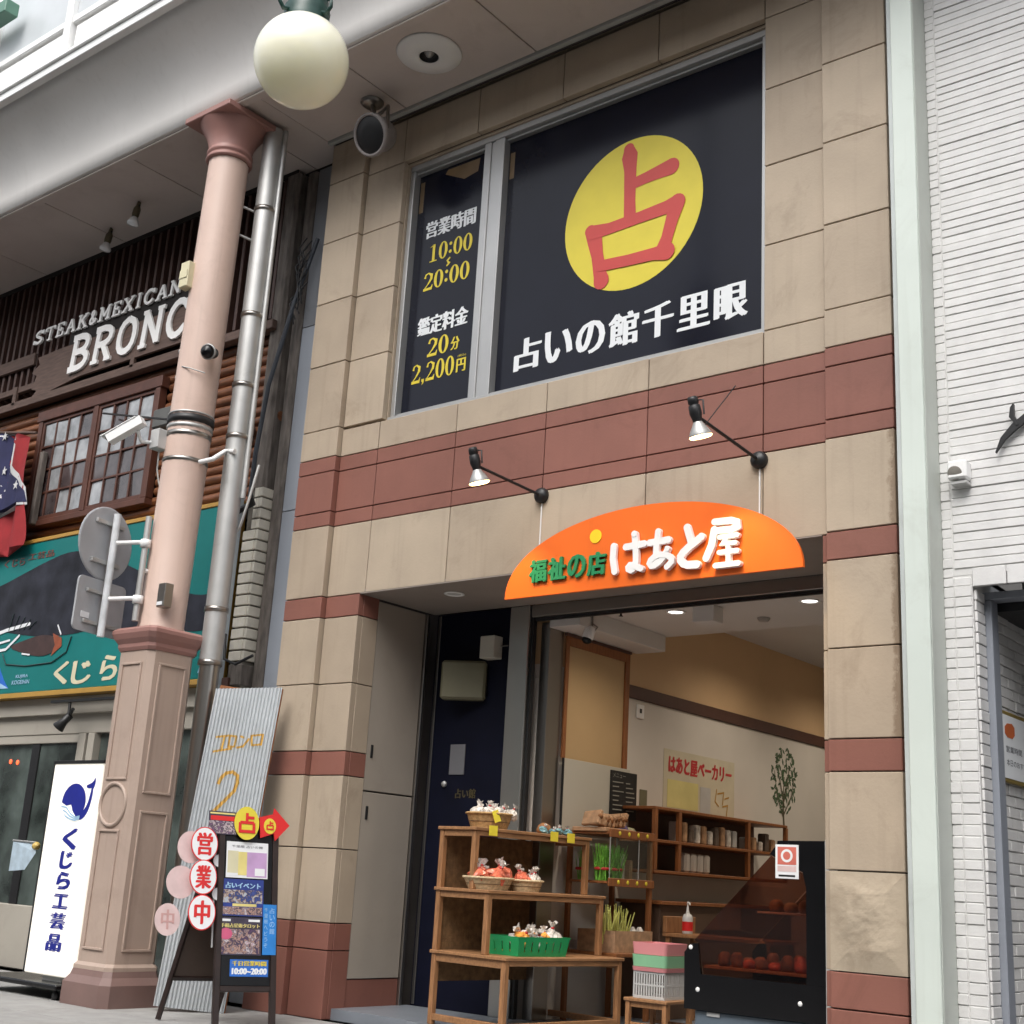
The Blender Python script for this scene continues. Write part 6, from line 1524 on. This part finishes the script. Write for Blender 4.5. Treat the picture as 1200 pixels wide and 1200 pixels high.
MB().add([(3.60, .53, .80), (3.60, 1.47, .80), (4.215, 1.47, 1.42), (4.215, .53, 1.42)], [(0, 1, 2, 3)]).build('front_glass', glassbrown, BC)
MB().cbox(4.24, 4.60, .526, 1.474, 1.47, 1.50, .004).build('top', blackgloss, BC)
MB().cbox(4.605, 4.635, .488, 1.50, .30, 1.51, .003).build('pale_edge_strip', greypl, BC)
MB().cbox(3.57, 4.59, .526, 1.474, .372, .56, .004).build('base_box', blackgloss, BC)
MB().cbox(3.68, 4.55, .54, 1.46, .64, .66, .003).build('shelf', paper_b, BC)
MB().cbox(4.00, 4.55, .70, 1.46, 1.02, 1.035, .003).build('shelf', paper_b, BC)
for x, z_ in ((3.60, .77), (3.66, .50), (4.42, .48), (4.37, 1.46)): MB().lathe((x, .499, z_), [(0, .004), (.014, .003), (.016, 0)], 12, axis=(0, -1, 0)).build('screw_cap', white, BC)
MB().cbox(3.62, 4.56, .53, 1.45, .085, .369, .01).build('stand', mat('blue_grey_cabinet', (.10, .13, .16), .5, .05), BC)
MB().cbox(3.72, 3.82, .52, .529, .335, .362, .002).build('maker_plate', greypl, BC)
def bread_pack(x, y, z, sx, sy, sz, m, lab):
    t = thing('wrapped_bread', lab, 'bread', (x, y, z), group='wrapped breads in the black case')
    b = MB(); b.lathe((0, 0, 0), [(0, 0), (.8, .0), (1, .35), (.9, .75), (.5, 1.0), (0, 1.02)], 10); b.v = [(x+v[0]*sx*(1+.1*math.sin(9*v[1])), y+v[1]*sy, z+v[2]*sz) for v in b.v]; b.build('bread', m, t)
for k in range(16):
    row = k // 8; x = 3.80+.095*(k % 8); y = .62+.16*row
    m = random.choice([bread, bread, bag_w, bag_r, mat('dark_bun', (.06, .03, .015), .4, .4, 30, .2), bread])
    bread_pack(x, y, .661, .045, .05, random.uniform(.05, .11), m, ORD[k % 8]+' wrapped bread from the left in the %s row of the black display case' % ('front' if row == 0 else 'second'))
for k in range(4): bread_pack(4.1+.11*k, .80, 1.036, .05, .06, random.uniform(.06, .12), random.choice([bread, paper_b, bag_o]), ORD[k]+' wrapped bread from the left on the upper shelf of the black case')
t = thing('red_notice', 'small white and red notice card taped to the black display case', 'notice', (4.33, .495, 1.36))
MB().cbox(4.245, 4.415, .494, .499, 1.255, 1.475, .001).build('card', whitep, t)
b = MB(); b.box(4.262, 4.398, .4925, .4938, 1.345, 1.460); b.build('red_block', mat('salmon_print', (.62, .16, .12), .5), t)
b = MB(); b.prism(ell(4.33, 1.403, .043, .043, 24), (0, .4922, 0), *XZ, 0, .0006); b.build('white_disc', whitep, t)
b = MB(); b.prism(ell(4.33, 1.403, .027, .027, 20), (0, .4914, 0), *XZ, 0, .0006); b.build('red_dot', mat('salmon_print', (.6, .16, .12)), t)
b = MB(); b.box(4.27, 4.39, .4925, .4938, 1.268, 1.280); b.build('black_line', black, t)
b = MB(); b.box(4.262, 4.398, .4925, .4938, 1.30, 1.337); b.build('pale_pink_block', fadedp, t)

# boxes on the stair door
t = thing('white_wall_box', 'small white box fixed high on the navy stair door', 'box', (1.25, 1.0, 3.1))
MB().cbox(1.20, 1.36, .88, .999, 2.985, 3.18, .005).build('box_body', mat('ivory_box', (.52, .50, .43), .5, .04), t); MB().cbox(1.37, 1.445, .96, .975, 3.09, 3.10, .002).build('rod', steel_dk, t)
t = thing('olive_wall_box', 'larger olive-grey cabinet box hung below the small white box on the navy stair door', 'box', (1.0, 1.0, 2.8))
T = Matrix.Translation((1.03, .90, 2.80)) @ Matrix.Rotation(R(28), 4, 'Z')
MB().cbox(-.20, .20, -.06, .06, -.17, .17, .02, T=T).build('box_body', mat('olive_box', (.15, .14, .085), .5, .08), t)
MB().tube([(1.10, .93, 2.82), (1.10, 1.0, 2.82)], .02, 6).build('bracket', black, t)
t = thing('grey_notice', 'grey paper notice on the navy stair door', 'notice', (.92, 1.0, 2.1))
MB().cbox(.845, 1.015, .990, .999, 2.00, 2.26, .001).build('paper', mat('dull_grey_paper', (.13, .13, .14), .6, .04), t)

# ceiling things
def dl(x, y, z, label, on=True, e=18):
    t = thing('downlight', label, 'ceiling light', (x, y, z))
    MB().lathe((x, y, z), [(.085, .0), (.088, -.006), (.075, -.010), (.062, -.004), (.06, .0)], 28).build('trim_ring', white, t)
    if on:
        MB().lathe((x, y, z-.002), [(.06, 0), (0, .0)], 24).build('lamp_face', down_em, t)
        L_ = bpy.data.lights.new('downlight_light', 'SPOT'); L_.energy = e*1.3; L_.color = (1, .86, .68); L_.spot_size = R(150); L_.spot_blend = .8; L_.shadow_soft_size = .06
        lo = bpy.data.objects.new('downlight_light', L_); COL.objects.link(lo); lo.location = (x, y, z-.03)
    else: MB().lathe((x, y, z-.002), [(.06, 0), (.0, .0)], 24).build('dim_lens', greypl, t)
dl(1.34, .34, 3.435, 'unlit round downlight in the entrance ceiling left of the steel post', False)
dl(2.77, 1.55, 3.399, 'lit downlight in the shop ceiling left of the white ceiling box')
dl(3.97, 1.60, 3.399, 'lit downlight in the shop ceiling at the right near the pillar')
for x, y, q_ in ((2.9, 4.0, 'front left'), (2.9, 6.2, 'rear left'), (4.4, 4.0, 'front right'), (4.4, 6.2, 'rear right')): dl(x, y, 3.759, q_+' downlight added to light the rear shop under its higher ceiling', True, 22)  # rear downlights added to brighten the deep interior
t = thing('smoke_detector', 'small round detector on the shop ceiling right of the white ceiling box', 'detector', (3.33, 2.05, 3.4))
MB().lathe((3.33, 2.05, 3.399), [(0, -.035), (.04, -.03), (.055, -.01), (.055, 0)], 20).build('detector_body', mat('dull_beige_plastic', (.35, .32, .29), .5), t)
t = thing('sprinkler_head', 'tiny sprinkler head on the shop ceiling right of the hanging camera', 'sprinkler', (2.35, 1.35, 3.4))
MB().tube([(2.35, 1.35, 3.399), (2.35, 1.35, 3.36)], .01, 8).build('stem', black, t); MB().lathe((2.35, 1.35, 3.355), [(0, 0), (.02, .0), (.02, .004), (0, .004)], 12).build('disc', black, t)
t = thing('hanging_camera', 'white security camera on a short rod before the tan framed board', 'security camera', (2.1, 1.25, 3.4))
MB().lathe((2.13, 1.25, 3.399), [(0, -.012), (.06, -.01), (.065, 0)], 20).build('ceiling_plate', steel_dk, t)
MB().tube([(2.13, 1.25, 3.39), (2.13, 1.25, 3.27)], .008, 8).build('rod', steel_dk, t)
MB().lathe((2.11, 1.23, 3.20), [(0, -.06), (.04, -.058), (.048, -.04), (.05, .03), (.045, .05)], 20, axis=(-.15, -.3, -1)).build('camera_body', white, t)
MB().lathe((2.11, 1.23, 3.20), [(.044, .05), (.04, .075), (.02, .09), (0, .094)], 20, axis=(-.15, -.3, -1)).build('lens_dome', blackgloss, t)
MB().tube([(2.13, 1.25, 3.29), (2.17, 1.27, 3.26), (2.15, 1.25, 3.22)], .008, 6).build('cable_loop', steel_dk, t)
bpy.context.view_layer.update()
